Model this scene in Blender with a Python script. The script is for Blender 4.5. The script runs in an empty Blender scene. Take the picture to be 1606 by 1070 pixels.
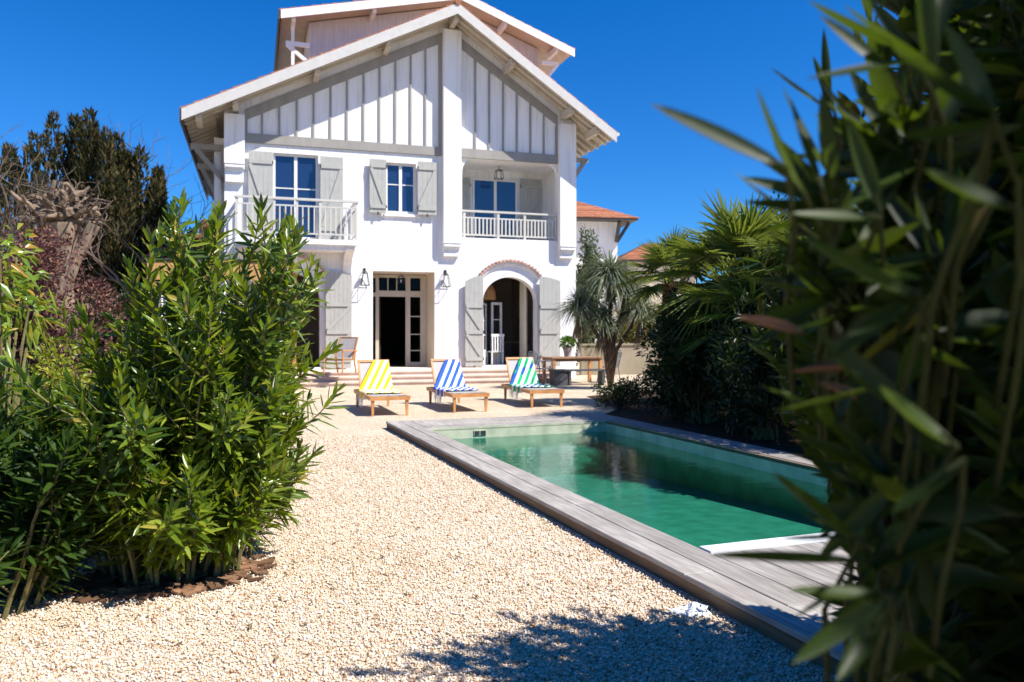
import bpy, math
import numpy as np
from mathutils import Vector
R = math.radians
rng = np.random.default_rng(11)
scene = bpy.context.scene
COL = scene.collection
A = np.array

# ------------------------------------------------------------------ helpers
def nrm(v):
    v = np.asarray(v, float)
    return v / np.maximum(np.linalg.norm(v, axis=-1, keepdims=True), 1e-9)

class MB:
    """collects pieces and links them as ONE mesh object"""
    def __init__(self):
        self.v = []; self.f = []; self.n = 0; self.uv = None
    def add(self, verts, faces):
        verts = np.asarray(verts, float).reshape(-1, 3)
        for fa in (faces if isinstance(faces, list) else [faces]):
            fa = np.asarray(fa, np.int64)
            if fa.size: self.f.append(fa + self.n)
        self.v.append(verts); self.n += len(verts)
        return self
    def box(self, x0, x1, y0, y1, z0, z1):
        v = [(x, y, z) for z in (z0, z1) for y in (y0, y1) for x in (x0, x1)]
        return self.add(v, [[0, 2, 3, 1], [4, 5, 7, 6], [0, 1, 5, 4], [2, 6, 7, 3], [0, 4, 6, 2], [1, 3, 7, 5]] and
                        A([[0, 2, 3, 1], [4, 5, 7, 6], [0, 1, 5, 4], [2, 6, 7, 3], [0, 4, 6, 2], [1, 3, 7, 5]]))
    def bar(self, a, b, w, t, up=(0, 0, 1)):
        """rectangular bar from a to b; w across, t along 'up'"""
        a = A(a, float); b = A(b, float); d = nrm(b - a)
        s = np.cross(d, A(up, float))
        if np.linalg.norm(s) < 1e-4: s = np.cross(d, A((1, 0, 0.)))
        s = nrm(s); u = np.cross(s, d)
        v = []
        for p in (a, b):
            for i, j in ((-1, -1), (1, -1), (1, 1), (-1, 1)):
                v.append(p + s * i * w / 2 + u * j * t / 2)
        return self.add(v, A([[0, 1, 2, 3], [7, 6, 5, 4], [0, 4, 5, 1], [1, 5, 6, 2], [2, 6, 7, 3], [3, 7, 4, 0]]))
    def prism(self, poly, y0, y1):
        """polygon in x,z extruded along y"""
        n = len(poly)
        v = [(x, y0, z) for x, z in poly] + [(x, y1, z) for x, z in poly]
        self.v.append(A(v, float))
        fs = [list(range(n)), list(range(2 * n - 1, n - 1, -1))]
        for fa in fs: self.f.append(A([fa]) + self.n)
        q = [[i, i + n, (i + 1) % n + n, (i + 1) % n] for i in range(n)]
        self.f.append(A(q) + self.n); self.n += 2 * n
        return self
    def tube(self, pts, rad, k=6, cap=True):
        pts = A(pts, float); m = len(pts)
        rad = np.broadcast_to(A(rad, float), (m,))
        t = nrm(np.gradient(pts, axis=0))
        ref = A((0.13, 0.21, 0.97)) if abs(t[0][2]) < .9 else A((0.97, .21, .1))
        s = nrm(np.cross(t, ref)); u = np.cross(s, t)
        ang = np.arange(k) * 2 * np.pi / k
        ring = pts[:, None, :] + rad[:, None, None] * (np.cos(ang)[None, :, None] * s[:, None, :] + np.sin(ang)[None, :, None] * u[:, None, :])
        i = np.arange(m - 1)[:, None] * k; j = np.arange(k)[None, :]; j2 = (j + 1) % k
        q = np.stack([i + j, i + j2, i + k + j2, i + k + j], -1).reshape(-1, 4)
        fs = [q]
        if cap: fs += [A([list(range(k))[::-1]]), A([[(m - 1) * k + a for a in range(k)]])]
        return self.add(ring.reshape(-1, 3), fs)
    def lathe(self, c, prof, k=20):
        """profile [(r,z)] turned round a vertical axis at c"""
        ang = np.arange(k) * 2 * np.pi / k; pr = A(prof, float); m = len(pr)
        v = np.stack([c[0] + pr[:, :1] * np.cos(ang), c[1] + pr[:, :1] * np.sin(ang), c[2] + np.repeat(pr[:, 1:], k, 1)], -1)
        i = np.arange(m - 1)[:, None] * k; j = np.arange(k)[None, :]; j2 = (j + 1) % k
        q = np.stack([i + j, i + j2, i + k + j2, i + k + j], -1).reshape(-1, 4)
        return self.add(v.reshape(-1, 3), [q, A([list(range(k))[::-1]]), A([[(m - 1) * k + a for a in range(k)]])])
    def build(self, name, mat, parent=None, smooth=False, uv=None, **tags):
        V = np.concatenate(self.v) if self.v else np.zeros((0, 3))
        me = bpy.data.meshes.new(name)
        me.vertices.add(len(V)); me.vertices.foreach_set('co', V.ravel())
        lt = np.concatenate([np.full(len(f), f.shape[1]) for f in self.f])
        lv = np.concatenate([f.ravel() for f in self.f])
        me.loops.add(len(lv)); me.loops.foreach_set('vertex_index', lv.astype(np.int32))
        me.polygons.add(len(lt))
        me.polygons.foreach_set('loop_start', (np.cumsum(lt) - lt).astype(np.int32))
        try: me.polygons.foreach_set('loop_total', lt.astype(np.int32))
        except Exception: pass
        me.polygons.foreach_set('use_smooth', np.full(len(lt), smooth))
        if uv is not None:
            l = me.uv_layers.new(name='UVMap'); l.data.foreach_set('uv', A(uv, float)[lv].ravel())
        me.update(calc_edges=True); me.validate()
        me.materials.append(mat)
        o = bpy.data.objects.new(name, me); COL.objects.link(o)
        if parent is not None: o.parent = parent
        for k_, x in tags.items(): o[k_] = x
        return o

def empty(name, loc, rz, label, cat, group=None):
    o = bpy.data.objects.new(name, None); COL.objects.link(o)
    o.location = loc; o.rotation_euler = (0, 0, rz); o['label'] = label; o['category'] = cat
    if group: o['group'] = group
    return o
def tag(o, label, cat, group=None, kind=None):
    if label: o['label'] = label
    if cat: o['category'] = cat
    if group: o['group'] = group
    if kind: o['kind'] = kind
    return o
def copy_tree(o, parent=None):
    c = o.copy(); COL.objects.link(c)
    if parent is not None: c.parent = parent
    for ch in list(o.children): copy_tree(ch, c)
    return c

def blades(P, D, U, L, W, nseg=3, fold=.3, droop=.15, prof='lance', down=None):
    """vectorised leaves: two quads per segment with a folded midrib"""
    P = A(P, float); n = len(P); D = nrm(D); U = A(U, float)
    S = nrm(np.cross(D, U)); U = np.cross(S, D)
    L = np.broadcast_to(A(L, float), (n,))[:, None]; W = np.broadcast_to(A(W, float), (n,))[:, None]
    dn = -U if down is None else np.broadcast_to(A(down, float), (n, 3))
    droop = np.broadcast_to(A(droop, float), (n,))[:, None]
    rows = []
    for i in range(nseg + 1):
        t = i / nseg
        if prof == 'lance': w = (.12 + .88 * math.sin(math.pi * min(1, t ** .85)) ** .8) if 0 < t < 1 else (.12 if t == 0 else .03)
        elif prof == 'oval': w = (.1 + .9 * math.sin(math.pi * t) ** .6) if 0 < t < 1 else .08
        else: w = 1 - .94 * t ** 1.6
        c = P + D * L * t + dn * droop * L * t * t
        h = W * w / 2
        rows += [c + S * h, c - U * h * fold * 2, c - S * h]
    V = np.stack(rows, 1).reshape(-1, 3)
    k = 3 * (nseg + 1); b = np.arange(n)[:, None] * k
    q = []
    for i in range(nseg):
        a = 3 * i
        q += [[a, a + 1, a + 4, a + 3], [a + 1, a + 2, a + 5, a + 4]]
    F = (b[:, :, None] + A(q)[None]).reshape(-1, 4)
    return V, F

# ------------------------------------------------------------------ materials
def newmat(name):
    m = bpy.data.materials.new(name); m.use_nodes = True
    nt = m.node_tree; b = nt.nodes['Principled BSDF']
    return m, nt, b
def N(nt, t, **kw):
    n = nt.nodes.new(t)
    for k, v in kw.items(): setattr(n, k, v)
    return n
def ramp(nt, src, stops):
    r = N(nt, 'ShaderNodeValToRGB'); e = r.color_ramp.elements
    while len(e) < len(stops): e.new(0.5)
    for i, (p, c) in enumerate(stops):
        e[i].position = p; e[i].color = (*c, 1)
    nt.links.new(src, r.inputs[0]); return r
def surf(name, c1, c2=None, scale=3, rough=.7, bump=0, bscale=60, spec=.3, stretch=None, island=False, detail=6, metal=0, bdist=.01):
    m, nt, b = newmat(name); L = nt.links
    b.inputs['Roughness'].default_value = rough; b.inputs['Specular IOR Level'].default_value = spec
    b.inputs['Metallic'].default_value = metal
    tc = N(nt, 'ShaderNodeTexCoord'); co = tc.outputs['Object']
    if stretch:
        mp = N(nt, 'ShaderNodeMapping'); mp.inputs['Scale'].default_value = stretch; L.new(co, mp.inputs[0]); co = mp.outputs[0]
    if c2 is None: c2 = c1
    no = N(nt, 'ShaderNodeTexNoise'); no.inputs['Scale'].default_value = scale; no.inputs['Detail'].default_value = detail
    L.new(co, no.inputs['Vector'])
    r = ramp(nt, no.outputs['Fac'], [(.3, c1), (.7, c2)])
    out = r.outputs[0]
    if island:
        g = N(nt, 'ShaderNodeNewGeometry'); hs = N(nt, 'ShaderNodeHueSaturation')
        mr = N(nt, 'ShaderNodeMapRange'); mr.inputs[3].default_value = .72; mr.inputs[4].default_value = 1.25
        L.new(g.outputs['Random Per Island'], mr.inputs[0]); L.new(mr.outputs[0], hs.inputs['Value']); L.new(out, hs.inputs['Color']); out = hs.outputs[0]
    L.new(out, b.inputs['Base Color'])
    if bump:
        n2 = N(nt, 'ShaderNodeTexNoise'); n2.inputs['Scale'].default_value = bscale; n2.inputs['Detail'].default_value = 5; L.new(co, n2.inputs['Vector'])
        bp = N(nt, 'ShaderNodeBump'); bp.inputs['Strength'].default_value = bump; bp.inputs['Distance'].default_value = bdist
        L.new(n2.outputs['Fac'], bp.inputs['Height']); L.new(bp.outputs[0], b.inputs['Normal'])
    return m
def leafmat(name, stops, trans=(.25, .4, .03), tf=.3, rough=.38, spec=.5):
    m, nt, b = newmat(name); L = nt.links
    g = N(nt, 'ShaderNodeNewGeometry')
    r = ramp(nt, g.outputs['Random Per Island'], stops)
    L.new(r.outputs[0], b.inputs['Base Color']); b.inputs['Roughness'].default_value = rough; b.inputs['Specular IOR Level'].default_value = spec
    t = N(nt, 'ShaderNodeBsdfTranslucent'); t.inputs[0].default_value = (*trans, 1)
    mx = N(nt, 'ShaderNodeMixShader'); mx.inputs[0].default_value = tf
    L.new(b.outputs[0], mx.inputs[1]); L.new(t.outputs[0], mx.inputs[2]); L.new(mx.outputs[0], nt.nodes['Material Output'].inputs[0])
    return m

M = {}
M['plaster'] = surf('white_render', (.76, .745, .73), (.86, .855, .85), 1.6, .85, .35, 40, .2, (1, 1, .3))
M['beige_plaster'] = surf('beige_render', (.62, .53, .42), (.68, .58, .46), 1.5, .85, .2, 45, .2)
M['timber'] = surf('grey_timber', (.27, .255, .23), (.33, .31, .28), 4, .6, .15, 60, .3, (1, 1, .2))
M['soffit'] = surf('cream_soffit', (.50, .44, .36), (.58, .52, .43), 3, .7, .1, 40, .2)
M['verge'] = surf('verge_paint', (.52, .50, .47), (.58, .56, .53), 5, .6, .1, 60, .3)
M['white_verge'] = surf('white_verge_paint', (.80, .77, .77), (.86, .84, .83), 5, .6, .1, 60, .3)
M['shutter'] = surf('shutter_paint', (.38, .375, .345), (.43, .425, .39), 6, .55, .1, 60, .35)
M['pinkboard'] = surf('lilac_boards', (.56, .52, .55), (.64, .60, .62), 5, .7, .15, 50, .2, (3, 1, .3))
M['rail'] = surf('rail_paint', (.54, .52, .47), (.60, .58, .53), 6, .5, 0, 60, .35)
M['frame'] = surf('frame_paint', (.70, .68, .65), (.76, .74, .71), 6, .45, 0, 60, .4)
M['doorframe'] = surf('door_frame_paint', (.46, .41, .33), (.52, .46, .37), 5, .5, 0, 60, .35)
M['tile'] = surf('terracotta_tile', (.26, .09, .045), (.42, .19, .11), 7, .8, .4, 30, .2, island=True)
M['archtile'] = surf('pale_arch_tile', (.42, .24, .18), (.60, .42, .35), 7, .85, .4, 30, .2, island=True)
M['stone'] = surf('pink_stone', (.60, .46, .38), (.72, .59, .50), 2.5, .75, .25, 40, .25)
M['iron'] = surf('dark_iron', (.02, .02, .022), (.035, .035, .035), 10, .45, 0, 60, .5)
M['gutter'] = surf('dark_gutter', (.05, .04, .04), (.08, .07, .065), 5, .5, 0, 60, .4)
M['teak'] = surf('teak', (.42, .19, .07), (.62, .31, .12), 5, .5, .15, 80, .35, (1, 1, 1), detail=8)
M['teak_grey'] = surf('weathered_teak', (.26, .14, .08), (.36, .2, .11), 5, .6, .15, 80, .3)
M['sling'] = surf('grey_sling', (.40, .385, .38), (.45, .43, .42), 30, .75, .2, 400, .2)
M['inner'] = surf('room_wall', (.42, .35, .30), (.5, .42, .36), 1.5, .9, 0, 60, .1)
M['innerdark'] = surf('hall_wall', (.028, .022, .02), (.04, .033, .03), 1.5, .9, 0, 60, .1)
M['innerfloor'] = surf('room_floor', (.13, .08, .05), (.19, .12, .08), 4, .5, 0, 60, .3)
M['whitepaint'] = surf('white_paint', (.78, .78, .76), (.82, .82, .8), 6, .5, 0, 60, .4)
M['curtain'] = surf('cream_curtain', (.72, .66, .5), (.78, .72, .56), 4, .9, 0, 60, .1)
M['wicker'] = surf('wicker', (.45, .22, .08), (.62, .34, .14), 60, .8, .5, 120, .2)
M['reed'] = surf('reed_screen', (.45, .24, .08), (.68, .42, .17), 14, .8, .5, 60, .2, (6, 6, .4))
M['cushion'] = surf('white_cushion', (.78, .77, .76), (.84, .83, .82), 3, .9, .2, 30, .1)
M['bark'] = surf('pale_bark', (.16, .12, .085), (.36, .28, .2), 5, .9, .6, 30, .1, (1, 1, .35))
M['pollard'] = surf('pollard_bark', (.13, .09, .06), (.32, .24, .17), 6, .9, .6, 24, .1)
M['twig'] = surf('bare_twig', (.10, .075, .058), (.20, .15, .115), 6, .9, 0, 60, .1)
M['stem'] = surf('oleander_stem', (.13, .11, .045), (.22, .2, .08), 8, .7, .3, 60, .2)
M['stem_shaded'] = surf('shaded_oleander_stem', (.016, .020, .007), (.04, .048, .014), 8, .8, .3, 60, .1)  # stem colour darkened to put the foreground's shade into it
M['palmtrunk'] = surf('fibrous_trunk', (.05, .03, .02), (.16, .1, .06), 12, .95, .8, 40, .1, (1, 1, .5), bdist=.04)
M['dead'] = leafmat('dead_leaf', [(0, (.14, .10, .055)), (1, (.30, .23, .13))], (.3, .2, .08), .2, .8, .2)
M['soil'] = surf('dark_soil', (.03, .02, .013), (.09, .055, .035), 9, .95, .8, 30, .1, bdist=.03)
M['barkchip'] = surf('bark_chips', (.07, .04, .024), (.27, .15, .085), 5, .9, .3, 40, .1, island=True)
M['potgrey'] = surf('grey_pot', (.32, .32, .32), (.42, .42, .41), 8, .7, .1, 60, .3)
M['planter'] = surf('dark_planter', (.06, .06, .065), (.1, .1, .105), 5, .6, 0, 60, .3)
M['chairmetal'] = surf('blue_grey_metal', (.10, .125, .15), (.15, .18, .21), 5, .45, 0, 60, .5)
M['wallbeige'] = surf('garden_wall_render', (.27, .23, .16), (.38, .32, .23), 1.5, .9, .3, 20, .1)  # beige darkened to carry the tree shade on the garden wall
M['plastic'] = surf('white_plastic', (.8, .82, .83), (.84, .86, .86), 5, .35, 0, 60, .5)
M['cloth'] = surf('crumpled_cloth', (.72, .76, .82), (.8, .83, .88), 9, .8, .1, 60, .2)

OLE = leafmat('oleander_leaf', [(0, (.022, .055, .006)), (.3, (.065, .12, .010)), (.65, (.13, .19, .016)), (.92, (.24, .29, .03)), (1, (.36, .26, .05))], (.30, .40, .012), .30, .32, .6)
OLE_SHADE = leafmat('oleander_leaf_shaded', [(0, (.006, .014, .003)), (.5, (.014, .028, .005)), (.88, (.032, .055, .007)), (.97, (.09, .12, .014)), (1, (.16, .09, .03))], (.12, .19, .008), .24, .45, .18)  # leaf tones darkened for shade, a few lighter leaves painted as highlights
BLUEG = leafmat('blue_green_leaf', [(0, (.012, .032, .008)), (1, (.045, .085, .012))], (.14, .26, .02), .25, .5, .2)
PALM = leafmat('fan_palm_leaf', [(0, (.06, .10, .018)), (.6, (.13, .18, .03)), (1, (.34, .32, .05))], (.3, .36, .04), .28, .4, .5)
YUCCA = leafmat('blue_grey_blade', [(0, (.10, .14, .08)), (.7, (.26, .30, .19)), (1, (.44, .42, .24))], (.2, .25, .12), .2, .5, .4)
CYC = leafmat('cycad_leaf', [(0, (.03, .075, .012)), (1, (.08, .16, .03))], (.2, .35, .03), .25, .35, .5)
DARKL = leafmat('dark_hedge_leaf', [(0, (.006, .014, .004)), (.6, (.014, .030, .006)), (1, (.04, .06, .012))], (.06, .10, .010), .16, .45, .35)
REDBR = leafmat('burgundy_leaf', [(0, (.06, .026, .028)), (.6, (.14, .06, .052)), (.9, (.24, .12, .08)), (1, (.40, .22, .11))], (.25, .08, .05), .2, .55, .3)
YELG = leafmat('yellow_green_leaf', [(0, (.10, .16, .015)), (.7, (.24, .28, .02)), (1, (.46, .36, .03))], (.5, .5, .03), .35, .4, .4)
PHOT = leafmat('photinia_leaf', [(0, (.10, .2, .02)), (.6, (.2, .3, .03)), (1, (.45, .22, .03))], (.4, .45, .03), .35, .3, .5)
CONIF = leafmat('conifer_spray', [(0, (.014, .020, .007)), (.6, (.040, .040, .012)), (1, (.13, .09, .03))], (.1, .1, .02), .12, .7, .2)
HEDY = leafmat('golden_hedge_leaf', [(0, (.10, .11, .02)), (1, (.30, .25, .05))], (.4, .35, .05), .3, .5, .3)
GREYG = leafmat('grey_green_leaf', [(0, (.04, .06, .03)), (1, (.12, .15, .08))], (.15, .2, .06), .22, .5, .3)
ROSE = leafmat('potted_leaf', [(0, (.03, .08, .015)), (1, (.08, .2, .03))], (.2, .4, .03), .3, .4, .4)

# glass: dark glossy pane
nt = M['plaster'].node_tree; b = nt.nodes['Principled BSDF']; src = b.inputs['Base Color'].links[0].from_socket   # rain streaks
tc = N(nt, 'ShaderNodeTexCoord'); mp = N(nt, 'ShaderNodeMapping'); mp.inputs['Scale'].default_value = (7, 7, .35); nt.links.new(tc.outputs['Object'], mp.inputs[0])
no = N(nt, 'ShaderNodeTexNoise'); no.inputs['Scale'].default_value = 1.6; no.inputs['Detail'].default_value = 7; nt.links.new(mp.outputs[0], no.inputs['Vector'])
rs = ramp(nt, no.outputs[0], [(.28, (.84, .82, .79)), (.48, (1, 1, 1))]); mm = N(nt, 'ShaderNodeMix', data_type='RGBA', blend_type='MULTIPLY'); mm.inputs[0].default_value = 1
nt.links.new(src, mm.inputs[6]); nt.links.new(rs.outputs[0], mm.inputs[7]); nt.links.new(mm.outputs[2], b.inputs['Base Color'])
m, nt, b = newmat('window_glass'); M['glass'] = m
b.inputs['Base Color'].default_value = (.012, .03, .09, 1); b.inputs['Roughness'].default_value = .03  # navy base stands in for sky reflected in the panes
b.inputs['IOR'].default_value = 1.6; b.inputs['Specular IOR Level'].default_value = .8
no = N(nt, 'ShaderNodeTexNoise'); no.inputs['Scale'].default_value = 1.5
bp = N(nt, 'ShaderNodeBump'); bp.inputs['Strength'].default_value = .04; nt.links.new(no.outputs[0], bp.inputs['Height']); nt.links.new(bp.outputs[0], b.inputs['Normal'])
m, nt, b = newmat('clear_glass'); M['clear'] = m
t = N(nt, 'ShaderNodeBsdfTransparent'); g = N(nt, 'ShaderNodeBsdfGlossy'); g.inputs['Roughness'].default_value = .05
fr = N(nt, 'ShaderNodeFresnel'); fr.inputs[0].default_value = 1.22; mx = N(nt, 'ShaderNodeMixShader'); gm = N(nt, 'ShaderNodeNewGeometry'); im = N(nt, 'ShaderNodeMath', operation='SUBTRACT'); im.inputs[0].default_value = 1; nt.links.new(gm.outputs['Backfacing'], im.inputs[1]); mu_ = N(nt, 'ShaderNodeMath', operation='MULTIPLY'); nt.links.new(im.outputs[0], mu_.inputs[0]); nt.links.new(fr.outputs[0], mu_.inputs[1])
nt.links.new(mu_.outputs[0], mx.inputs[0]); nt.links.new(t.outputs[0], mx.inputs[1]); nt.links.new(g.outputs[0], mx.inputs[2]); nt.links.new(mx.outputs[0], nt.nodes['Material Output'].inputs[0])

# gravel: cream pebbles
def gravel_mat():
    m, nt, b = newmat('cream_gravel'); L = nt.links
    tc = N(nt, 'ShaderNodeTexCoord')
    nz = N(nt, 'ShaderNodeTexNoise'); nz.inputs['Scale'].default_value = 40; L.new(tc.outputs['Object'], nz.inputs['Vector'])
    vm = N(nt, 'ShaderNodeMix', data_type='VECTOR'); vm.inputs[0].default_value = .012
    L.new(tc.outputs['Object'], vm.inputs[4]); L.new(nz.outputs['Color'], vm.inputs[5])
    v = N(nt, 'ShaderNodeTexVoronoi'); v.inputs['Scale'].default_value = 78; L.new(vm.outputs[1], v.inputs['Vector'])
    sp = N(nt, 'ShaderNodeSeparateColor'); L.new(v.outputs['Color'], sp.inputs[0])
    r = ramp(nt, sp.outputs[0], [(0, (.36, .25, .15)), (.07, (.62, .38, .2)), (.14, (.68, .53, .38)), (.45, (.80, .68, .51)), (.8, (.88, .77, .61)), (1, (.92, .84, .72))])
    ed = N(nt, 'ShaderNodeTexVoronoi', feature='DISTANCE_TO_EDGE'); ed.inputs['Scale'].default_value = 78; L.new(vm.outputs[1], ed.inputs['Vector'])
    r2 = ramp(nt, ed.outputs['Distance'], [(0, (.55, .50, .43)), (.10, (1, 1, 1))])
    mm = N(nt, 'ShaderNodeMix', data_type='RGBA', blend_type='MULTIPLY'); mm.inputs[0].default_value = 1
    L.new(r.outputs[0], mm.inputs[6]); L.new(r2.outputs[0], mm.inputs[7])
    # broad worn patches
    n3 = N(nt, 'ShaderNodeTexNoise'); n3.inputs['Scale'].default_value = .9; n3.inputs['Detail'].default_value = 6; L.new(tc.outputs['Object'], n3.inputs['Vector'])
    r3 = ramp(nt, n3.outputs[0], [(.3, (.86, .82, .76)), (.65, (1, 1, 1))])
    m2 = N(nt, 'ShaderNodeMix', data_type='RGBA', blend_type='MULTIPLY'); m2.inputs[0].default_value = 1
    L.new(mm.outputs[2], m2.inputs[6]); L.new(r3.outputs[0], m2.inputs[7]); L.new(m2.outputs[2], b.inputs['Base Color'])
    b.inputs['Roughness'].default_value = .8; b.inputs['Specular IOR Level'].default_value = .25
    sub = N(nt, 'ShaderNodeMath', operation='SUBTRACT'); sub.inputs[0].default_value = 1; L.new(v.outputs['Distance'], sub.inputs[1])
    ad = N(nt, 'ShaderNodeMath', operation='ADD'); L.new(sub.outputs[0], ad.inputs[0]); L.new(sp.outputs[1], ad.inputs[1])
    bp = N(nt, 'ShaderNodeBump'); bp.inputs['Strength'].default_value = .9; bp.inputs['Distance'].default_value = .012
    L.new(ad.outputs[0], bp.inputs['Height']); L.new(bp.outputs[0], b.inputs['Normal'])
    return m
M['gravel'] = gravel_mat()
m, nt, b = newmat('pebble'); M['pebble'] = m
g = N(nt, 'ShaderNodeNewGeometry')
r = ramp(nt, g.outputs['Random Per Island'], [(0, (.20, .12, .07)), (.05, (.50, .25, .11)), (.14, (.56, .40, .26)), (.4, (.70, .57, .43)), (.75, (.80, .69, .56)), (1, (.88, .80, .71))])
nt.links.new(r.outputs[0], b.inputs['Base Color']); b.inputs['Roughness'].default_value = .75; b.inputs['Specular IOR Level'].default_value = .25

# weathered deck boards
def deck_mat():
    m, nt, b = newmat('weathered_deck'); L = nt.links
    tc = N(nt, 'ShaderNodeTexCoord'); mp = N(nt, 'ShaderNodeMapping'); mp.inputs['Scale'].default_value = (18, 1.2, 18); L.new(tc.outputs['Object'], mp.inputs[0])
    n1 = N(nt, 'ShaderNodeTexNoise'); n1.inputs['Scale'].default_value = 3; n1.inputs['Detail'].default_value = 8; L.new(mp.outputs[0], n1.inputs['Vector'])
    r1 = ramp(nt, n1.outputs[0], [(.25, (.24, .215, .19)), (.5, (.36, .33, .30)), (.75, (.48, .45, .42))])
    n2 = N(nt, 'ShaderNodeTexNoise'); n2.inputs['Scale'].default_value = 2.2; n2.inputs['Detail'].default_value = 5; L.new(tc.outputs['Object'], n2.inputs['Vector'])
    r2 = ramp(nt, n2.outputs[0], [(.3, (.78, .76, .74)), (.7, (1.0, 1.0, 1.0))])
    mm = N(nt, 'ShaderNodeMix', data_type='RGBA', blend_type='MULTIPLY'); mm.inputs[0].default_value = 1
    L.new(r1.outputs[0], mm.inputs[6]); L.new(r2.outputs[0], mm.inputs[7])
    g = N(nt, 'ShaderNodeNewGeometry'); hs = N(nt, 'ShaderNodeHueSaturation'); mr = N(nt, 'ShaderNodeMapRange'); mr.inputs[3].default_value = .85; mr.inputs[4].default_value = 1.15
    L.new(g.outputs['Random Per Island'], mr.inputs[0]); L.new(mr.outputs[0], hs.inputs['Value']); L.new(mm.outputs[2], hs.inputs['Color']); L.new(hs.outputs[0], b.inputs['Base Color'])
    b.inputs['Roughness'].default_value = .7; b.inputs['Specular IOR Level'].default_value = .25
    bp = N(nt, 'ShaderNodeBump'); bp.inputs['Strength'].default_value = .35; bp.inputs['Distance'].default_value = .004
    L.new(n1.outputs[0], bp.inputs['Height']); L.new(bp.outputs[0], b.inputs['Normal'])
    return m
M['deck'] = deck_mat()
M['deckside'] = surf('deck_fascia', (.13, .08, .045), (.27, .18, .11), 4, .75, .4, 30, .2, (1, .15, 4))
M['liner'] = surf('pool_liner', (.36, .40, .29), (.60, .60, .45), 5, .6, .1, 20, .3)  # mottled tones stand in for light patterns on the pool floor

def water_mat():
    m, nt, b = newmat('pool_water'); L = nt.links
    tc = N(nt, 'ShaderNodeTexCoord')
    mp = N(nt, 'ShaderNodeMapping'); mp.inputs['Scale'].default_value = (1.0, 2.2, 1); L.new(tc.outputs['Object'], mp.inputs[0])
    n1 = N(nt, 'ShaderNodeTexNoise'); n1.inputs['Scale'].default_value = 2.6; n1.inputs['Detail'].default_value = 3; n1.inputs['Distortion'].default_value = .6; L.new(mp.outputs[0], n1.inputs['Vector'])
    n2 = N(nt, 'ShaderNodeTexNoise'); n2.inputs['Scale'].default_value = 14; n2.inputs['Detail'].default_value = 2; L.new(mp.outputs[0], n2.inputs['Vector'])
    ma = N(nt, 'ShaderNodeMath', operation='MULTIPLY_ADD'); ma.inputs[1].default_value = .30; L.new(n2.outputs[0], ma.inputs[0]); L.new(n1.outputs[0], ma.inputs[2])
    bp = N(nt, 'ShaderNodeBump'); bp.inputs['Strength'].default_value = .08; bp.inputs['Distance'].default_value = .05
    L.new(ma.outputs[0], bp.inputs['Height'])
    t = N(nt, 'ShaderNodeBsdfTransparent'); t.inputs[0].default_value = (.20, .60, .56, 1)
    g = N(nt, 'ShaderNodeBsdfGlossy'); g.inputs['Roughness'].default_value = .02; g.inputs[0].default_value = (1, 1, 1, 1); L.new(bp.outputs[0], g.inputs['Normal'])
    fr = N(nt, 'ShaderNodeFresnel'); fr.inputs[0].default_value = 1.33; L.new(bp.outputs[0], fr.inputs['Normal'])
    mx = N(nt, 'ShaderNodeMixShader'); L.new(fr.outputs[0], mx.inputs[0]); L.new(t.outputs[0], mx.inputs[1]); L.new(g.outputs[0], mx.inputs[2])
    L.new(mx.outputs[0], nt.nodes['Material Output'].inputs[0])
    return m
M['water'] = water_mat()

def towel_mat(name, col, alt=None):
    m, nt, b = newmat(name); L = nt.links
    uv = N(nt, 'ShaderNodeUVMap'); sp = N(nt, 'ShaderNodeSeparateXYZ'); L.new(uv.outputs[0], sp.inputs[0])
    mu = N(nt, 'ShaderNodeMath', operation='MULTIPLY'); mu.inputs[1].default_value = 1 / .142; L.new(sp.outputs[0], mu.inputs[0])
    fc = N(nt, 'ShaderNodeMath', operation='FRACT'); L.new(mu.outputs[0], fc.inputs[0])
    gt = N(nt, 'ShaderNodeMath', operation='GREATER_THAN'); gt.inputs[1].default_value = .5; L.new(fc.outputs[0], gt.inputs[0])
    mx = N(nt, 'ShaderNodeMix', data_type='RGBA'); L.new(gt.outputs[0], mx.inputs[0])
    mx.inputs[6].default_value = (.82, .82, .80, 1); mx.inputs[7].default_value = (*col, 1)
    out = mx.outputs[2]
    if alt:
        no = N(nt, 'ShaderNodeTexNoise'); no.inputs['Scale'].default_value = 2.2; no.inputs['Detail'].default_value = 1; L.new(uv.outputs[0], no.inputs['Vector'])
        r = ramp(nt, no.outputs[0], [(.52, (0, 0, 0)), (.54, (1, 1, 1))])
        m2 = N(nt, 'ShaderNodeMix', data_type='RGBA'); mn = N(nt, 'ShaderNodeMath', operation='MULTIPLY'); L.new(r.outputs[0], mn.inputs[0]); L.new(gt.outputs[0], mn.inputs[1])
        L.new(mn.outputs[0], m2.inputs[0]); L.new(out, m2.inputs[6]); m2.inputs[7].default_value = (*alt, 1); out = m2.outputs[2]
    L.new(out, b.inputs['Base Color']); b.inputs['Roughness'].default_value = .95; b.inputs['Specular IOR Level'].default_value = .05
    n2 = N(nt, 'ShaderNodeTexNoise'); n2.inputs['Scale'].default_value = 180
    bp = N(nt, 'ShaderNodeBump'); bp.inputs['Strength'].default_value = .3; bp.inputs['Distance'].default_value = .004; L.new(n2.outputs[0], bp.inputs['Height']); L.new(bp.outputs[0], b.inputs['Normal'])
    return m

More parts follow.
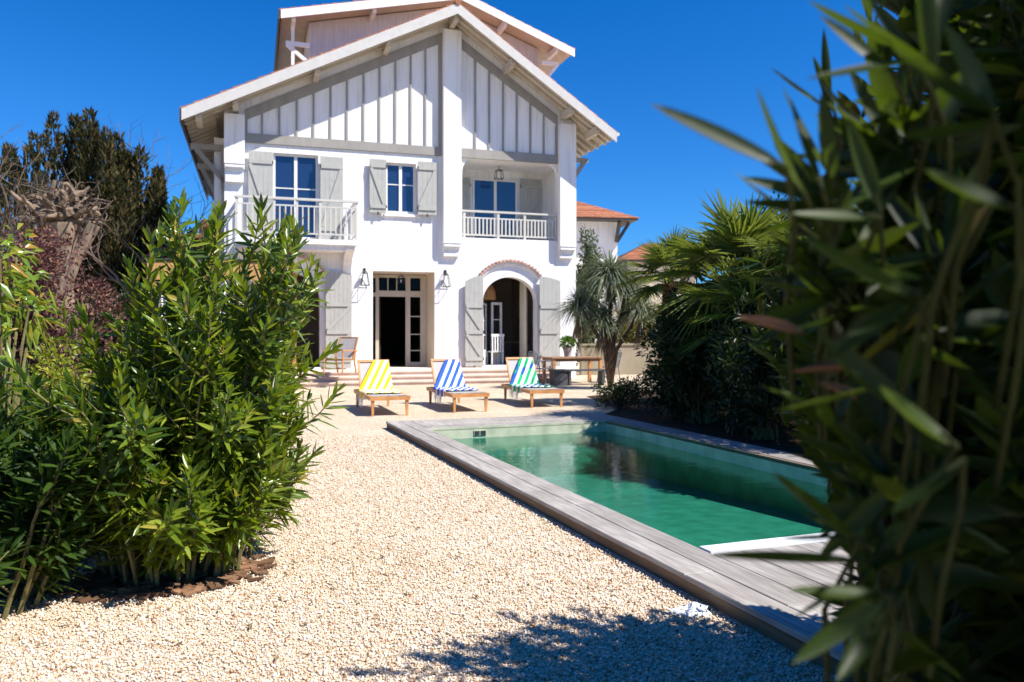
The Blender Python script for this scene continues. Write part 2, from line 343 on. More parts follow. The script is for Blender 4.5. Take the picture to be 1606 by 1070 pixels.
# ------------------------------------------------------------------ camera, sun, sky
H = 1.4
cam = bpy.data.cameras.new('camera'); co = bpy.data.objects.new('camera', cam); COL.objects.link(co)
co.location = (0, 0, H); co.rotation_euler = (R(90), 0, 0)
cam.sensor_width = 36; cam.lens = 28.0; cam.shift_y = -13 / 1606; cam.clip_end = 1000; cam.clip_start = .05
cam.dof.use_dof = True; cam.dof.focus_distance = 5.2; cam.dof.aperture_fstop = 3.2
scene.camera = co
sd = nrm((1.42, -.589, 1.87))
sun = bpy.data.lights.new('sun', 'SUN'); sun.energy = 5.0; sun.angle = R(.5); sun.color = (1, .955, .88)
so = bpy.data.objects.new('sun', sun); COL.objects.link(so); so.location = (20, -10, 30)
so.rotation_euler = Vector(sd).to_track_quat('Z', 'Y').to_euler()
w = bpy.data.worlds.new('World'); scene.world = w; w.use_nodes = True; nt = w.node_tree
bg = nt.nodes['Background']; sky = nt.nodes.new('ShaderNodeTexSky'); sky.sky_type = 'NISHITA'; sky.sun_disc = False
sky.sun_elevation = math.asin(sd[2]); sky.sun_rotation = math.atan2(sd[0], sd[1])
sky.altitude = 0; sky.air_density = 1.0; sky.dust_density = .0; sky.ozone_density = 3.0
m1 = nt.nodes.new('ShaderNodeVectorMath'); m1.operation = 'MULTIPLY_ADD'; m1.inputs[1].default_value = (.34, .80, 1.41); m1.inputs[2].default_value = (-.355, -.245, 0)
m2 = nt.nodes.new('ShaderNodeVectorMath'); m2.operation = 'MAXIMUM'; m2.inputs[1].default_value = (.003, .01, .01)
nt.links.new(sky.outputs[0], m1.inputs[0]); nt.links.new(m1.outputs[0], m2.inputs[0]); nt.links.new(m2.outputs[0], bg.inputs[0]); bg.inputs[1].default_value = .066
vs = scene.view_settings; scene.display_settings.display_device = 'sRGB'
vs.view_transform = 'Standard'; vs.look = 'None'; vs.exposure = .75; vs.gamma = 1
cy = scene.cycles; cy.use_denoising = True; cy.max_bounces = 8; cy.transparent_max_bounces = 12; cy.diffuse_bounces = 4; cy.caustics_reflective = False; cy.caustics_refractive = False
cy.sample_clamp_indirect = 6

# ------------------------------------------------------------------ frames of reference
TP = R(20.6); PO = A((-1.852, 11.68)); pe = A((math.cos(TP), math.sin(TP))); pd = A((-math.sin(TP), math.cos(TP)))
def pw(x, y, z=0): p = PO + pe * x + pd * y; return (p[0], p[1], z)       # pool frame -> world
TV = R(18); VO = A((-7.868, 21.789)); ve = A((math.cos(TV), math.sin(TV))); vd = A((-math.sin(TV), math.cos(TV)))
def vw(s, d, z=0): p = VO + ve * s + vd * d; return (p[0], p[1], z)       # villa frame -> world

# ------------------------------------------------------------------ ground
def ring_sheet(mb, outer, inner, z):
    (X0, X1, Y0, Y1), (x0, x1, y0, y1) = outer, inner
    v = [(X0, Y0, z), (X1, Y0, z), (X1, Y1, z), (X0, Y1, z), (x0, y0, z), (x1, y0, z), (x1, y1, z), (x0, y1, z)]
    mb.add(v, A([[0, 1, 5, 4], [1, 2, 6, 5], [2, 3, 7, 6], [3, 0, 4, 7]]))
g = MB(); ring_sheet(g, (-400, 400, -400, 400), (.15, 3.25, -7.7, -.85), 0)
gr = g.build('ground', M['gravel'], kind='structure'); gr.location = (PO[0], PO[1], 0); gr.rotation_euler = (0, 0, TP)

# loose pebbles in front of the camera
def pebbles():
    n = 230000
    Y = 2.3 + 8.5 * rng.random(n) ** 1.55
    X = (rng.random(n) * 2 - 1) * (Y * .68 + .3)
    px = (X - PO[0]) * pe[0] + (Y - PO[1]) * pe[1]; py = (X - PO[0]) * pd[0] + (Y - PO[1]) * pd[1]
    ok = ~((px > -.01) & (py > -9.62) & (py < .02)) & (X > -3.4)
    ok &= ((X + 2.02) ** 2 / .42 ** 2 + (Y - 4.66) ** 2 / .40 ** 2) > 1
    X = X[ok]; Y = Y[ok]; n = len(X)
    sz = .0034 + .0056 * rng.random(n) ** 2.0 + .0004 * (Y - 2.3)
    o6 = A([(1, 0, 0), (0, 1, 0), (-1, 0, 0), (0, -1, 0), (0, 0, 1), (0, 0, -1)], float)
    o6 = np.concatenate([o6[:4] * .95, o6[4:]])
    jit = 1 + (rng.random((n, 6, 1)) - .5) * .5
    v = o6[None] * jit * sz[:, None, None] * A((1, 1, .75)) * (1 + (rng.random((n, 1, 3)) - .5) * .6)
    a = rng.random(n) * 6.28; tl = (rng.random(n) - .5) * 1.2
    c, s = np.cos(a)[:, None], np.sin(a)[:, None]; ct, st = np.cos(tl)[:, None], np.sin(tl)[:, None]
    y2 = v[..., 1] * ct - v[..., 2] * st; z2 = v[..., 1] * st + v[..., 2] * ct
    v = np.stack([v[..., 0] * c - y2 * s, v[..., 0] * s + y2 * c, z2], -1)
    v += np.stack([X, Y, sz * .45 + .004 * rng.random(n)], -1)[:, None]
    f = A([[0, 1, 4], [1, 2, 4], [2, 3, 4], [3, 0, 4], [1, 0, 5], [2, 1, 5], [3, 2, 5], [0, 3, 5]])
    F = (np.arange(n)[:, None, None] * 6 + f[None]).reshape(-1, 3)
    mb = MB(); mb.add(v.reshape(-1, 3), F)
    o = mb.build('loose_gravel', M['pebble'], smooth=True); tag(o, 'cream and tan loose gravel stones covering the garden path', 'gravel', None, 'stuff')
pebbles()

# dry leaves and twigs blown onto the gravel
def litter():
    n = 420; k = n // 2
    X = np.concatenate([rng.normal(-1.9, .75, k), rng.uniform(-2.2, 1.2, n - k)]); Y = np.concatenate([rng.normal(4.6, .6, k), rng.uniform(2.6, 9.5, n - k)])
    px = (X - PO[0]) * pe[0] + (Y - PO[1]) * pe[1]; ok = (px < -.04); X, Y = X[ok], Y[ok]; n = len(X); a = rng.uniform(0, 6.28, n)
    mb = MB(); mb.add(*blades(np.stack([X, Y, .014 + .006 * rng.random(n)], -1), np.stack([np.cos(a), np.sin(a), rng.normal(0, .12, n)], -1), A((0, 0, 1.)) + rng.normal(0, .25, (n, 3)), rng.uniform(.02, .075, n), rng.uniform(.005, .014, n), 3, .3, .05))
    tag(mb.build('fallen_leaves', M['dead']), 'dry brown leaves scattered over the gravel', 'fallen leaves', None, 'stuff')
litter()

# planting bed right of the pool and round behind
b_ = MB()
b_.add([pw(3.42, -9.3, .006), pw(14, -9.3, .006), pw(14, 9, .006), pw(5.3, 4.2, .006), pw(4.6, 1.4, .006), pw(3.42, .1, .006)], [A([[0, 1, 2, 3, 4, 5]])])
b_.add([(1.62, 2.35, .006), (1.0, 1.2, .006), (1.2, -1, .006), (6, -1, .006), (6, 3.9, .006)], [A([[0, 1, 2, 3, 4]])])
tag(b_.build('planting_bed', M['soil']), None, None, None, 'structure')
b_ = MB(); nn = 40; aa = np.arange(nn) / nn * 2 * np.pi
rr = 1 + .06 * np.sin(3 * aa + 1) + .04 * np.sin(7 * aa)
b_.add(np.stack([-2.02 + .44 * rr * np.cos(aa), 4.66 + .42 * rr * np.sin(aa), np.full(nn, .008)], -1), [A([list(range(nn))])])
b_.add([(-9, 3.9, .005), (-2.5, 4.2, .005), (-2.7, 6.0, .005), (-3.9, 9, .005), (-6, 14, .005), (-14, 16, .005)], [A([[0, 1, 2, 3, 4, 5]])])
tag(b_.build('soil_bed', M['soil']), None, None, None, 'structure')
# bark chips and edging pieces of the left bed
b_ = MB()
for i in range(330):
    a = rng.uniform(-2.7, .6); r_ = 1 + rng.normal(0, .13)
    if i > 150: a = rng.uniform(0, 6.28); r_ = rng.uniform(.2, 1)
    x, y = -2.02 + .46 * r_ * math.cos(a), 4.66 + .44 * r_ * math.sin(a)
    l, w_ = rng.uniform(.015, .05), rng.uniform(.01, .025); t_ = rng.uniform(0, 3.14)
    b_.bar((x - l * math.cos(t_), y - l * math.sin(t_), .012 + rng.random() * .01), (x + l * math.cos(t_), y + l * math.sin(t_), .012 + rng.random() * .02), w_ * 2, .01)
o = b_.build('bark_mulch', M['barkchip']); tag(o, 'reddish brown bark mulch under the left oleander', 'mulch', None, 'stuff')
k = 0
for a in np.linspace(-2.35, -.25, 11):
    a += rng.normal(0, .03); x, y = -2.02 + .47 * math.cos(a), 4.66 + .45 * math.sin(a)
    if k in (3, 6): k += 1; continue
    t_ = a + math.pi / 2 + rng.normal(0, .08); l = rng.uniform(.06, .085)
    mb = MB(); z1 = rng.uniform(.022, .04)
    v = []
    for (dx, dy) in ((-1, -1), (1, -1), (1, 1), (-1, 1)):
        for z in (0, 1):
            j = 1 - .15 * rng.random()
            v.append((x + (dx * l * math.cos(t_) - dy * .03 * math.sin(t_)) * j, y + (dx * l * math.sin(t_) + dy * .03 * math.cos(t_)) * j, z * z1 * j))
    mb.add(v, A([[0, 2, 4, 6], [1, 7, 5, 3], [0, 1, 3, 2], [2, 3, 5, 4], [4, 5, 7, 6], [6, 7, 1, 0]]))
    o = mb.build('edging_stone', M['barkchip']); tag(o, 'rough terracotta edging stone half buried along the left oleander bed', 'edging stone', 'edging stones round the oleander bed'); k += 1

# ------------------------------------------------------------------ swimming pool
pool = empty('swimming_pool', pw(0, 0), TP, 'rectangular green pool framed by weathered grey wooden deck', 'swimming pool')
X0, X1, Y0, Y1 = .365, 3.07, -7.50, -1.045; DB = -.36; DT = .10
b_ = MB()
v = [(X0, Y0, .1), (X1, Y0, .1), (X1, Y1, .1), (X0, Y1, .1), (X0, Y0, DB + .06), (X1, Y0, DB + .06), (X1, Y1, DB - .22), (X0, Y1, DB - .22)]
b_.add(v, A([[0, 1, 5, 4], [1, 2, 6, 5], [2, 3, 7, 6], [3, 0, 4, 7], [4, 5, 6, 7]]))
b_.build('basin', M['liner'], pool)
b_ = MB()
def board(x0, x1, y0, y1, z=DT):
    g_ = .003; e_ = .004; t_ = .028
    x0 += g_; x1 -= g_; y0 += g_; y1 -= g_
    z += rng.uniform(-.0012, .0012)
    v = [(x0, y0, z - t_), (x1, y0, z - t_), (x1, y1, z - t_), (x0, y1, z - t_), (x0, y0, z - e_), (x1, y0, z - e_), (x1, y1, z - e_), (x0, y1, z - e_),
         (x0 + e_, y0 + e_, z), (x1 - e_, y0 + e_, z), (x1 - e_, y1 - e_, z), (x0 + e_, y1 - e_, z)]
    q = [[0, 3, 2, 1], [8, 9, 10, 11]]
    for i in range(4):
        j = (i + 1) % 4; q += [[i, j, j + 4, i + 4], [i + 4, j + 4, j + 8, i + 8]]
    b_.add(v, A(q))
YE = -9.6
def runs(x0, x1, ya, yb, step, off):
    y = ya
    first = True
    while y < yb - .01:
        y2 = min(yb, y + (off if first else step)); first = False
        board(x0, x1, y, y2); y = y2
for i in range(2): runs(.0 + i * .1875, .1875 * (i + 1) - (.0 if i == 0 else .0), YE, 0, 2.4, (1.7, 1.1)[i])
for i in range(14):
    x = .375 + i * .1965
    runs(x, x + .1965, YE, Y0 - .115, 2.4, 2.4 if i % 2 else 1.3)
for i in range(2): runs(3.135 + i * .18, 3.315 + i * .18, YE, 0, 2.4, 1.2 + .4 * i)
for i in range(7):
    y = Y1 + .02 + i * .1443; board(.375, 1.9 - .3 * (i % 2), y, y + .1443); board(1.9 - .3 * (i % 2), 3.125, y, y + .1443)
b_.build('deck', M['deck'], pool)
b_ = MB()
b_.box(.012, .034, YE + .01, -.01, 0, DT - .028); b_.box(.034, 3.46, YE + .012, YE + .034, 0, DT - .03); b_.box(.034, 3.46, -.034, -.012, 0, DT - .03)
b_.box(3.46, 3.48, YE + .012, -.012, 0, DT - .03)
b_.box(X0 + .002, X0 + .022, Y0, Y1, .06, DT - .03); b_.box(X1 - .0, X1 + .06, Y0, Y1, .06, DT - .004); b_.box(X0, X1, Y1, Y1 + .02, .06, DT - .03)
b_.build('deck_fascia', M['deckside'], pool)
b_ = MB(); b_.box(X0 + .01, X1 + .12, Y0 - .10, Y0 + .015, .06, .112); b_.build('pool_rim', M['plastic'], pool)
b_ = MB(); b_.box(1.02, 1.20, Y1 - .012, Y1 + .002, -.03, .045); sk = b_.build('skimmer', M['liner'], pool)
b_ = MB(); b_.box(1.03, 1.10, Y1 - .018, Y1 - .0125, -.02, .035); b_.box(1.115, 1.19, Y1 - .018, Y1 - .0125, -.02, .035); b_.build('grille', M['iron'], sk)
b_ = MB(); b_.box(X0 + .3, X1 - .3, Y1 - .55, Y1 - .001, DB - .34, -.24); b_.build('underwater_step', M['liner'], pool)
WL = -.06
wx = np.linspace(X0, X1, 2); b_ = MB(); b_.add([(X0 + .001, Y0 + .001, 0), (X1 - .001, Y0 + .001, 0), (X1 - .001, Y1 - .001, 0), (X0 + .001, Y1 - .001, 0)], A([[0, 1, 2, 3]]))
o = b_.build('water', M['water'], kind='structure'); o.location = pw(0, 0, WL); o.rotation_euler = (0, 0, TP)

# crumpled cloth on gravel
def crumple():
    n = 14; mb = MB(); u, v_ = np.meshgrid(np.linspace(-1, 1, n), np.linspace(-1, 1, n))
    z = .012 + .010 * rng.random((n, n)) + .022 * np.exp(-((u - .3) ** 2 + v_ ** 2) * 3) * (1 + .5 * np.sin(5 * u + 3 * v_))
    ed = np.maximum(abs(u), abs(v_)); z = np.where(ed > .95, .004, z)
    x = u * .085 * (1 + .2 * np.sin(3 * v_)) + .008 * rng.normal(size=(n, n)); y = v_ * .06 * (1 + .25 * np.sin(2 * u + 1)) + .008 * rng.normal(size=(n, n))
    idx = np.arange(n * n).reshape(n, n)
    q = np.stack([idx[:-1, :-1], idx[:-1, 1:], idx[1:, 1:], idx[1:, :-1]], -1).reshape(-1, 4)
    mb.add(np.stack([x, y, z], -1).reshape(-1, 3), q)
    o = mb.build('cloth', M['cloth'], smooth=True); o.location = (.90, 3.98, 0); o.rotation_euler = (0, 0, .35)
    tag(o, 'small crumpled white cloth lying on the gravel beside the deck edge', 'cloth')
crumple()

# ------------------------------------------------------------------ the villa   (local x along the front, y into the house, z up)
V = empty('villa', vw(0, 0), TV, 'white half-timbered villa with grey shutters, balconies and a wide gabled roof', 'villa')
SL, SR, PK, PZ = .498, .664, 6.32, 10.83
def zt(s): return PZ - (SL * (PK - s) if s < PK else SR * (s - PK))       # top of the front roof
def wall_cells(mb, xs, zs, holes, d0, d1):
    """front wall between d0 (front) and d1 with rectangular holes and their reveals"""
    hole = lambda x, z: any(a < x < b and c < z < d for a, b, c, d in holes)
    for i in range(len(xs) - 1):
        for j in range(len(zs) - 1):
            x0, x1, z0, z1 = xs[i], xs[i + 1], zs[j], zs[j + 1]
            if hole((x0 + x1) / 2, (z0 + z1) / 2): continue
            mb.add([(x0, d0, z0), (x1, d0, z0), (x1, d0, z1), (x0, d0, z1), (x0, d1, z0), (x1, d1, z0), (x1, d1, z1), (x0, d1, z1)],
                   A([[0, 1, 2, 3], [7, 6, 5, 4]]))
    for a, b, c, d in holes:
        mb.add([(a, d0, c), (b, d0, c), (b, d0, d), (a, d0, d), (a, d1, c), (b, d1, c), (b, d1, d), (a, d1, d)],
               A([[0, 1, 5, 4], [1, 2, 6, 5], [2, 3, 7, 6], [3, 0, 4, 7]]))
T = .34; ZT = .36
ARC = [(8.215, .86), (1.69, .86)]; SP, RI, AB = 2.36, .74, .42        # arch centres, half width, spring, rise, sill height
holes = [(4.04, 5.86, ZT, 3.19), (1.28, 2.50, 4.0, 6.42), (4.42, 5.30, 4.88, 6.36), (6.70, 9.80, 4.26, 6.64)]
holes += [(c - h_, c + h_, AB, SP + RI) for c, h_ in ARC]
xs = sorted(set([0, 10.38] + [h_[0] for h_ in holes] + [h_[1] for h_ in holes]))
zs = sorted(set([0, 6.64] + [h_[2] for h_ in holes] + [h_[3] for h_ in holes]))
mb = MB(); wall_cells(mb, xs, zs, holes, 0, T)
for c, h_ in ARC:                                                        # spandrels that turn the square heads into arches
    for sg in (-1, 1):
        arc = [(c + sg * h_ * math.cos(t), SP + RI * math.sin(t)) for t in np.linspace(0, math.pi / 2, 15)]
        poly = arc + [(c + sg * h_, SP + RI)]
        for k in range(len(arc) - 1):
            q = [arc[k], arc[k + 1], (c + sg * h_, SP + RI)]
            mb.add([(x, y, z) for y in (.0, T) for x, z in q], [A([[0, 1, 2]]), A([[5, 4, 3]])])
            mb.add([(arc[k][0], 0, arc[k][1]), (arc[k + 1][0], 0, arc[k + 1][1]), (arc[k + 1][0], T, arc[k + 1][1]), (arc[k][0], T, arc[k][1])], A([[0, 1, 2, 3]]))
u = .33
mb.prism([(0, 6.652), (10.38, 6.652), (10.38, zt(10.38) - .142), (PK, PZ - .142), (0, zt(0) - .142)], 0, T)
# side and rear walls
mb.box(0, T, T, 1.0, 0, 7.2); mb.box(-.31, .0, 1.0, 11.3, 0, 6.95); mb.box(10.04, 10.38, T, 11.3, 0, 7.75); mb.box(0, 10.04, 11, 11.3, 0, 7.0)
mb.build('wall', M['plaster'], V)
# corbelled pilasters and chimney breast
def pilaster(s0, s1, z0, z1, corb, name):
    m_ = MB(); m_.box(s0, s1, -.25, 0, corb, z1)
    m_.box(s0 - .0, s1 + .0, -.20, 0, corb - .13, corb); m_.box(s0 + .02, s1 - .02, -.235, -.20, corb - .09, corb - .03)
    m_.box(s0 + .03, s1 - .03, -.13, 0, z0, corb - .13); m_.build(name, M['plaster'], V)
pilaster(0, .53, 5.52, zt(0) - .34, 6.0, 'corner_pillar')
pilaster(9.76, 10.29, 3.72, zt(10.29) - .34, 4.06, 'corner_pillar')
pilaster(6.08, 6.62, 3.67, 10.35, 4.04, 'chimney_breast')
# half timbering
mb = MB(); fz = lambda s: zt(s) - .40
mb.prism([(.53, fz(.53) - .30), (6.08, fz(6.08) - .30), (6.08, fz(6.08)), (.53, fz(.53))], -.045, 0)
mb.prism([(6.62, fz(6.62) - .30), (9.76, fz(9.76) - .30), (9.76, fz(9.76)), (6.62, fz(6.62))], -.045, 0)
mb.box(.53, 6.08, -.05, 0, 6.645, 6.90); mb.box(6.62, 9.76, -.06, 0, 6.645, 6.92)
mb.box(.53, .60, -.043, 0, 6.90, fz(.6) - .3); mb.box(5.97, 6.08, -.043, 0, 6.90, fz(6.0) - .3); mb.box(9.68, 9.76, -.043, 0, 6.92, fz(9.76) - .3)
ht = mb.build('timber_frame', M['timber'], V)
for s_ in (.98, 1.44, 1.91, 2.37, 2.84, 3.30, 3.77, 4.23, 4.69, 5.14, 5.58):
    m_ = MB(); m_.prism([(s_ - .028, 6.9), (s_ + .028, 6.9), (s_ + .028, fz(s_ + .028) - .295), (s_ - .028, fz(s_ - .028) - .295)], -.038, 0); m_.build('batten', M['timber'], ht)
for s_ in (7.10, 7.54, 7.98, 8.42, 8.86, 9.30):
    m_ = MB(); m_.prism([(s_ - .028, 6.92), (s_ + .028, 6.92), (s_ + .028, fz(s_ + .028) - .295), (s_ - .028, fz(s_ - .028) - .295)], -.038, 0); m_.build('batten', M['timber'], ht)

# front roof
DF, DK = -1.0, 11.9
sl_, sr_ = -.99, 11.29
def slope_slab(mb, sa, za, sb, zb, y0, y1, top, bot):
    mb.prism([(sa, za - bot), (sb, zb - bot), (sb, zb - top), (sa, za - top)], y0, y1)
mb = MB(); slope_slab(mb, sl_, zt(sl_), PK, PZ, DF + .03, DK, .03, .14); slope_slab(mb, PK, PZ, sr_, zt(sr_), DF + .03, DK, .03, .14)
roof = mb.build('roof', M['soffit'], V)
mb = MB(); slope_slab(mb, sl_ - .02, zt(sl_) - .01, PK, PZ, DF - .02, DF + .028, 0, .30); slope_slab(mb, PK, PZ, sr_ + .02, zt(sr_) - .01, DF - .02, DF + .028, 0, .30)
mb.build('verge_board', M['verge'], roof)
def tiles(mb, sa, sb, zf, y0, y1, rows):
    """roof sheet of overlapping tile courses"""
    n = max(2, int(abs(sb - sa) / .32))
    for i in range(n):
        a = sa + (sb - sa) * i / n; b = sa + (sb - sa) * (i + 1) / n       # from eave to ridge
        mb.add([(a, y0, zf(a) + .035), (b, y0, zf(b) + .0), (b, y1, zf(b) + .0), (a, y1, zf(a) + .035), (a, y0, zf(a) - .02), (b, y0, zf(b) - .03), (a, y1, zf(a) - .02)],
               [A([[0, 1, 2, 3], [0, 4, 5, 1], [4, 0, 3, 6]])])
        for k in range(rows if y1 < 100 else 0):                                             # rounded tile ends at the verge
            y = y0 + .02 + k * .2
            mb.tube([(a, y, zf(a) + .014), (b, y, zf(b) - .008)], [.040, .034], 8)
mb = MB(); tiles(mb, sl_ - .05, PK, lambda s: PZ - SL * (PK - s) + .012, DF + .03, DK, 14); tiles(mb, sr_ + .05, PK, lambda s: PZ - SR * (s - PK) + .012, DF + .03, DK, 14)
mb.tube([(PK, DF - .05, PZ + .03), (PK, DK, PZ + .03)], .09, 10)
mb.build('roof_tiles', M['tile'], roof)
mb = MB(); mb.box(sl_ - .07, sl_ - .025, DF, DK, zt(sl_) - .34, zt(sl_) + .0); mb.build('eave_board', M['gutter'], roof)
mb = MB(); mb.tube([(sr_ + .07, DF, zt(sr_) - .06), (sr_ + .07, DK, zt(sr_) - .06)], .055, 8); mb.build('gutter', M['rail'], roof)
for s_ in (.30, 2.42, 4.38, 6.32, 8.05, 9.92, 10.75, -.62):
    m_ = MB(); z = zt(s_) - .145
    if abs(s_ - PK) < .1: m_.prism([(s_ - .07, z - .30), (s_ + .07, z - .30), (s_ + .07, z - .04), (s_, z), (s_ - .07, z - .04)], -.86, -.02 if s_ < 0 else 0)
    else:
        m_.box(s_ - .07, s_ + .07, -.80, .0, z - .27, z - .045)
        m_.box(s_ - .07, s_ + .07, -.86, -.80, z - .22, z - .045)
    m_.build('purlin', M['soffit'], roof)
for i in range(26):                                                        # rafters under both eaves
    y = .25 + i * .45
    m_ = MB(); slope_slab(m_, sr_ - .02, zt(sr_ - .02), 10.3, zt(10.3), y, y + .09, .141, .26); m_.build('rafter', M['soffit'], roof)
    m_ = MB(); slope_slab(m_, sl_ + .02, zt(sl_ + .02), -.25, zt(-.25), y, y + .09, .141, .25); m_.build('rafter', M['soffit'], roof)
m_ = MB(); slope_slab(m_, sl_, zt(sl_), PK - .02, PZ - .01, -.30, -.20, .141, .24); slope_slab(m_, PK + .02, PZ - .01, sr_, zt(sr_), -.30, -.20, .141, .24); slope_slab(m_, sl_, zt(sl_), PK - .02, PZ - .01, -.62, -.52, .141, .22); slope_slab(m_, PK + .02, PZ - .01, sr_, zt(sr_), -.62, -.52, .141, .22)
m_.build('verge_rafter', M['soffit'], roof)
for y, nm in ((.8, 'a'), (3.6, 'b'), (6.6, 'c')):
    m_ = MB(); zz = 6.62
    m_.box(-.92, 0 if y < 1 else -.31, y, y + .14, zz - .07, zz + .09); m_.bar((-.80, y + .07, zz - .02), (-.02 if y < 1 else -.33, y + .07, zz - .95), .12, .12, (0, 1, 0)); m_.box(-.12 if y < 1 else -.43, 0 if y < 1 else -.31, y + .01, y + .13, zz - 1.1, zz - .07)
    m_.build('eave_bracket', M['timber'], V)
    m_ = MB(); zz = 7.02
    m_.box(10.38, 11.15, y, y + .14, zz - .07, zz + .07); m_.bar((11.05, y + .07, zz - .02), (10.42, y + .07, zz - .95), .12, .12, (0, 1, 0))
    m_.build('eave_bracket', M['timber'], V)
m_ = MB(); m_.tube([(-.12, .94, 0), (-.12, .94, 6.5)], .045, 10); m_.build('downpipe', M['rail'], V)

# upper storey behind, with its own gable
P2, Z2 = 7.4, 12.95
def z2(s): return Z2 - (.233 * (P2 - s) if s < P2 else .36 * (s - P2))
mb = MB(); mb.prism([(2.5, 6.5), (10.55, 6.5), (10.55, z2(10.55) - .16), (P2, Z2 - .16), (2.5, z2(2.5) - .16)], 3.95, 10.5)
up = mb.build('upper_storey', M['pinkboard'], V)
mb = MB()
for i in range(54):
    s_ = 2.56 + i * .148
    mb.box(s_, s_ + .022, 3.935, 3.95, 7.8, z2(s_) - .17)
mb.build('cover_strip', M['pinkboard'], up)
mb = MB(); slope_slab(mb, 1.6, z2(1.6), P2, Z2, 3.03, 11.2, .03, .12); slope_slab(mb, P2, Z2, 11.56, z2(11.56), 3.03, 11.2, .03, .12)
r2 = mb.build('upper_roof', M['soffit'], V)
mb = MB(); slope_slab(mb, 1.58, z2(1.58), P2, Z2, 2.98, 3.028, 0, .27); slope_slab(mb, P2, Z2, 11.58, z2(11.58), 2.98, 3.028, 0, .27); mb.build('verge_board', M['white_verge'], r2)
mb = MB(); tiles(mb, 1.54, P2, lambda s: Z2 - .233 * (P2 - s) + .012, 3.03, 11.2, 4); tiles(mb, 11.62, P2, lambda s: Z2 - .36 * (s - P2) + .012, 3.03, 11.2, 4); mb.build('roof_tiles', M['tile'], r2)
mb = MB(); mb.box(1.50, 1.56, 2.98, 11.2, z2(1.6) - .30, z2(1.6)); mb.build('eave_board', M['gutter'], r2)
for s_ in (1.98, 4.55, 9.05, 10.95):
    m_ = MB(); z = z2(s_) - .122
    m_.box(s_ - .06, s_ + .06, 3.14, 3.95, z - .24, z - .03); m_.box(s_ - .05, s_ + .05, 3.10, 3.14, z - .2, z - .03); m_.build('purlin', M['white_verge'], r2)
m_ = MB(); m_.box(1.92, 2.02, 3.55, 3.65, 9.9, 11.35); m_.box(1.75, 2.5, 3.54, 3.66, 10.70, 10.83); m_.bar((1.78, 3.6, 10.72), (2.48, 3.6, 10.18), .11, .11, (0, 1, 0)); m_.build('eave_bracket', M['white_verge'], up)
m_ = MB(); m_.box(10.55, 11.2, 3.54, 3.66, 11.0, 11.12); m_.bar((11.15, 3.6, 11.02), (10.58, 3.6, 10.3), .11, .11, (0, 1, 0)); m_.build('eave_bracket', M['white_verge'], up)

# windows, shutters, balconies
def window(s0, s1, z0, z1, d, trans=.62, cols=2, frame='frame', fw=.055, name='window', glass='glass'):
    m_ = MB(); m_.box(s0, s0 + fw, d - .03, d + .03, z0, z1); m_.box(s1 - fw, s1, d - .03, d + .03, z0, z1)
    m_.box(s0 + fw, s1 - fw, d - .03, d + .03, z1 - fw, z1); m_.box(s0 + fw, s1 - fw, d - .03, d + .03, z0, z0 + fw * 1.3)
    W = (s1 - s0 - 2 * fw)
    for c in range(1, cols):
        x = s0 + fw + W * c / cols; m_.box(x - .045, x + .045, d - .04, d + .035, z0 + fw * 1.3, z1 - fw)
    for c in range(cols):
        xa = s0 + fw + W * c / cols + (.045 if c else 0); xb = s0 + fw + W * (c + 1) / cols - (.045 if c < cols - 1 else 0)
        for t_ in (trans if isinstance(trans, (list, tuple)) else [trans]):
            z = z0 + (z1 - z0) * t_; m_.box(xa, xb, d - .022, d + .02, z - .016, z + .016)
    wn = m_.build(name, M[frame], V)
    m_ = MB(); m_.box(s0 + fw * .5, s1 - fw * .5, d - .004, d + .004, z0 + fw * .5, z1 - fw * .5); m_.build('pane', M[glass], wn)
    return wn
def shutter(s0, s1, z0, z1, d, flip=False, arch=0, ledges=None, ang=0):
    """boarded shutter with ledges and diagonal brace, hinged by the opening"""
    h_ = MB(); W = s1 - s0; n = max(3, int(round(W / .13))); bw = W / n
    top = lambda x: z1 - (arch * ((1 - (x - s0) / W) if not flip else ((x - s0) / W)) ** 1.7)
    for i in range(n):
        a, b = s0 + i * bw + .002, s0 + (i + 1) * bw - .002
        h_.prism([(a, z0), (b, z0), (b, top(b)), (a, top(a))], d - .028, d)
    sh = h_.build('shutter', M['shutter'], V)
    led = ledges or (z0 + .12 * (z1 - z0), z1 - .12 * (z1 - z0))
    m_ = MB()
    for z in led: m_.box(s0 + .02, s1 - .02, d - .058, d - .0285, z - .055, z + .055)
    for k in range(len(led) - 1):
        a = (s0 + .05, d - .042, led[k + 1] - .07); b = (s1 - .06, d - .042, led[k] + .07)
        if flip: a = (s1 - .05, a[1], a[2]); b = (s0 + .06, b[1], b[2])
        m_.bar(a, b, .026, .09, (0, 1, 0)) if False else m_.bar(a, b, .09, .026, (0, 1, 0))
    m_.build('shutter_brace', M['shutter'], sh)
    m_ = MB()
    for z in led:
        hx = (s0 - .01) if not flip else (s1 + .01)
        hx2 = s1 if not flip else s0
        m_.tube([(hx2, d - .045, z - .04), (hx2, d - .045, z + .04)], .016, 6)
        m_.box(min(hx2, hx2 + (-.28 if not flip else .28)), max(hx2, hx2 + (-.28 if not flip else .28)), d - .064, d - .0585, z - .018, z + .018) if False else None
    m_.box((s0 + s1) / 2 - .02, (s0 + s1) / 2 + .02, d - .05, d - .02, z0 - .06, z0 + .02)
    m_.build('hinge', M['iron'], sh)
    return sh
window(1.285, 2.495, 4.03, 6.415, .13, .60)
shutter(.62, 1.27, 4.05, 6.40, -.10); shutter(2.55, 3.18, 4.05, 6.38, -.10, True)
window(4.425, 5.295, 4.89, 6.355, .13, .58)
shutter(3.93, 4.41, 4.86, 6.40, -.10); shutter(5.33, 5.90, 4.86, 6.42, -.10, True)
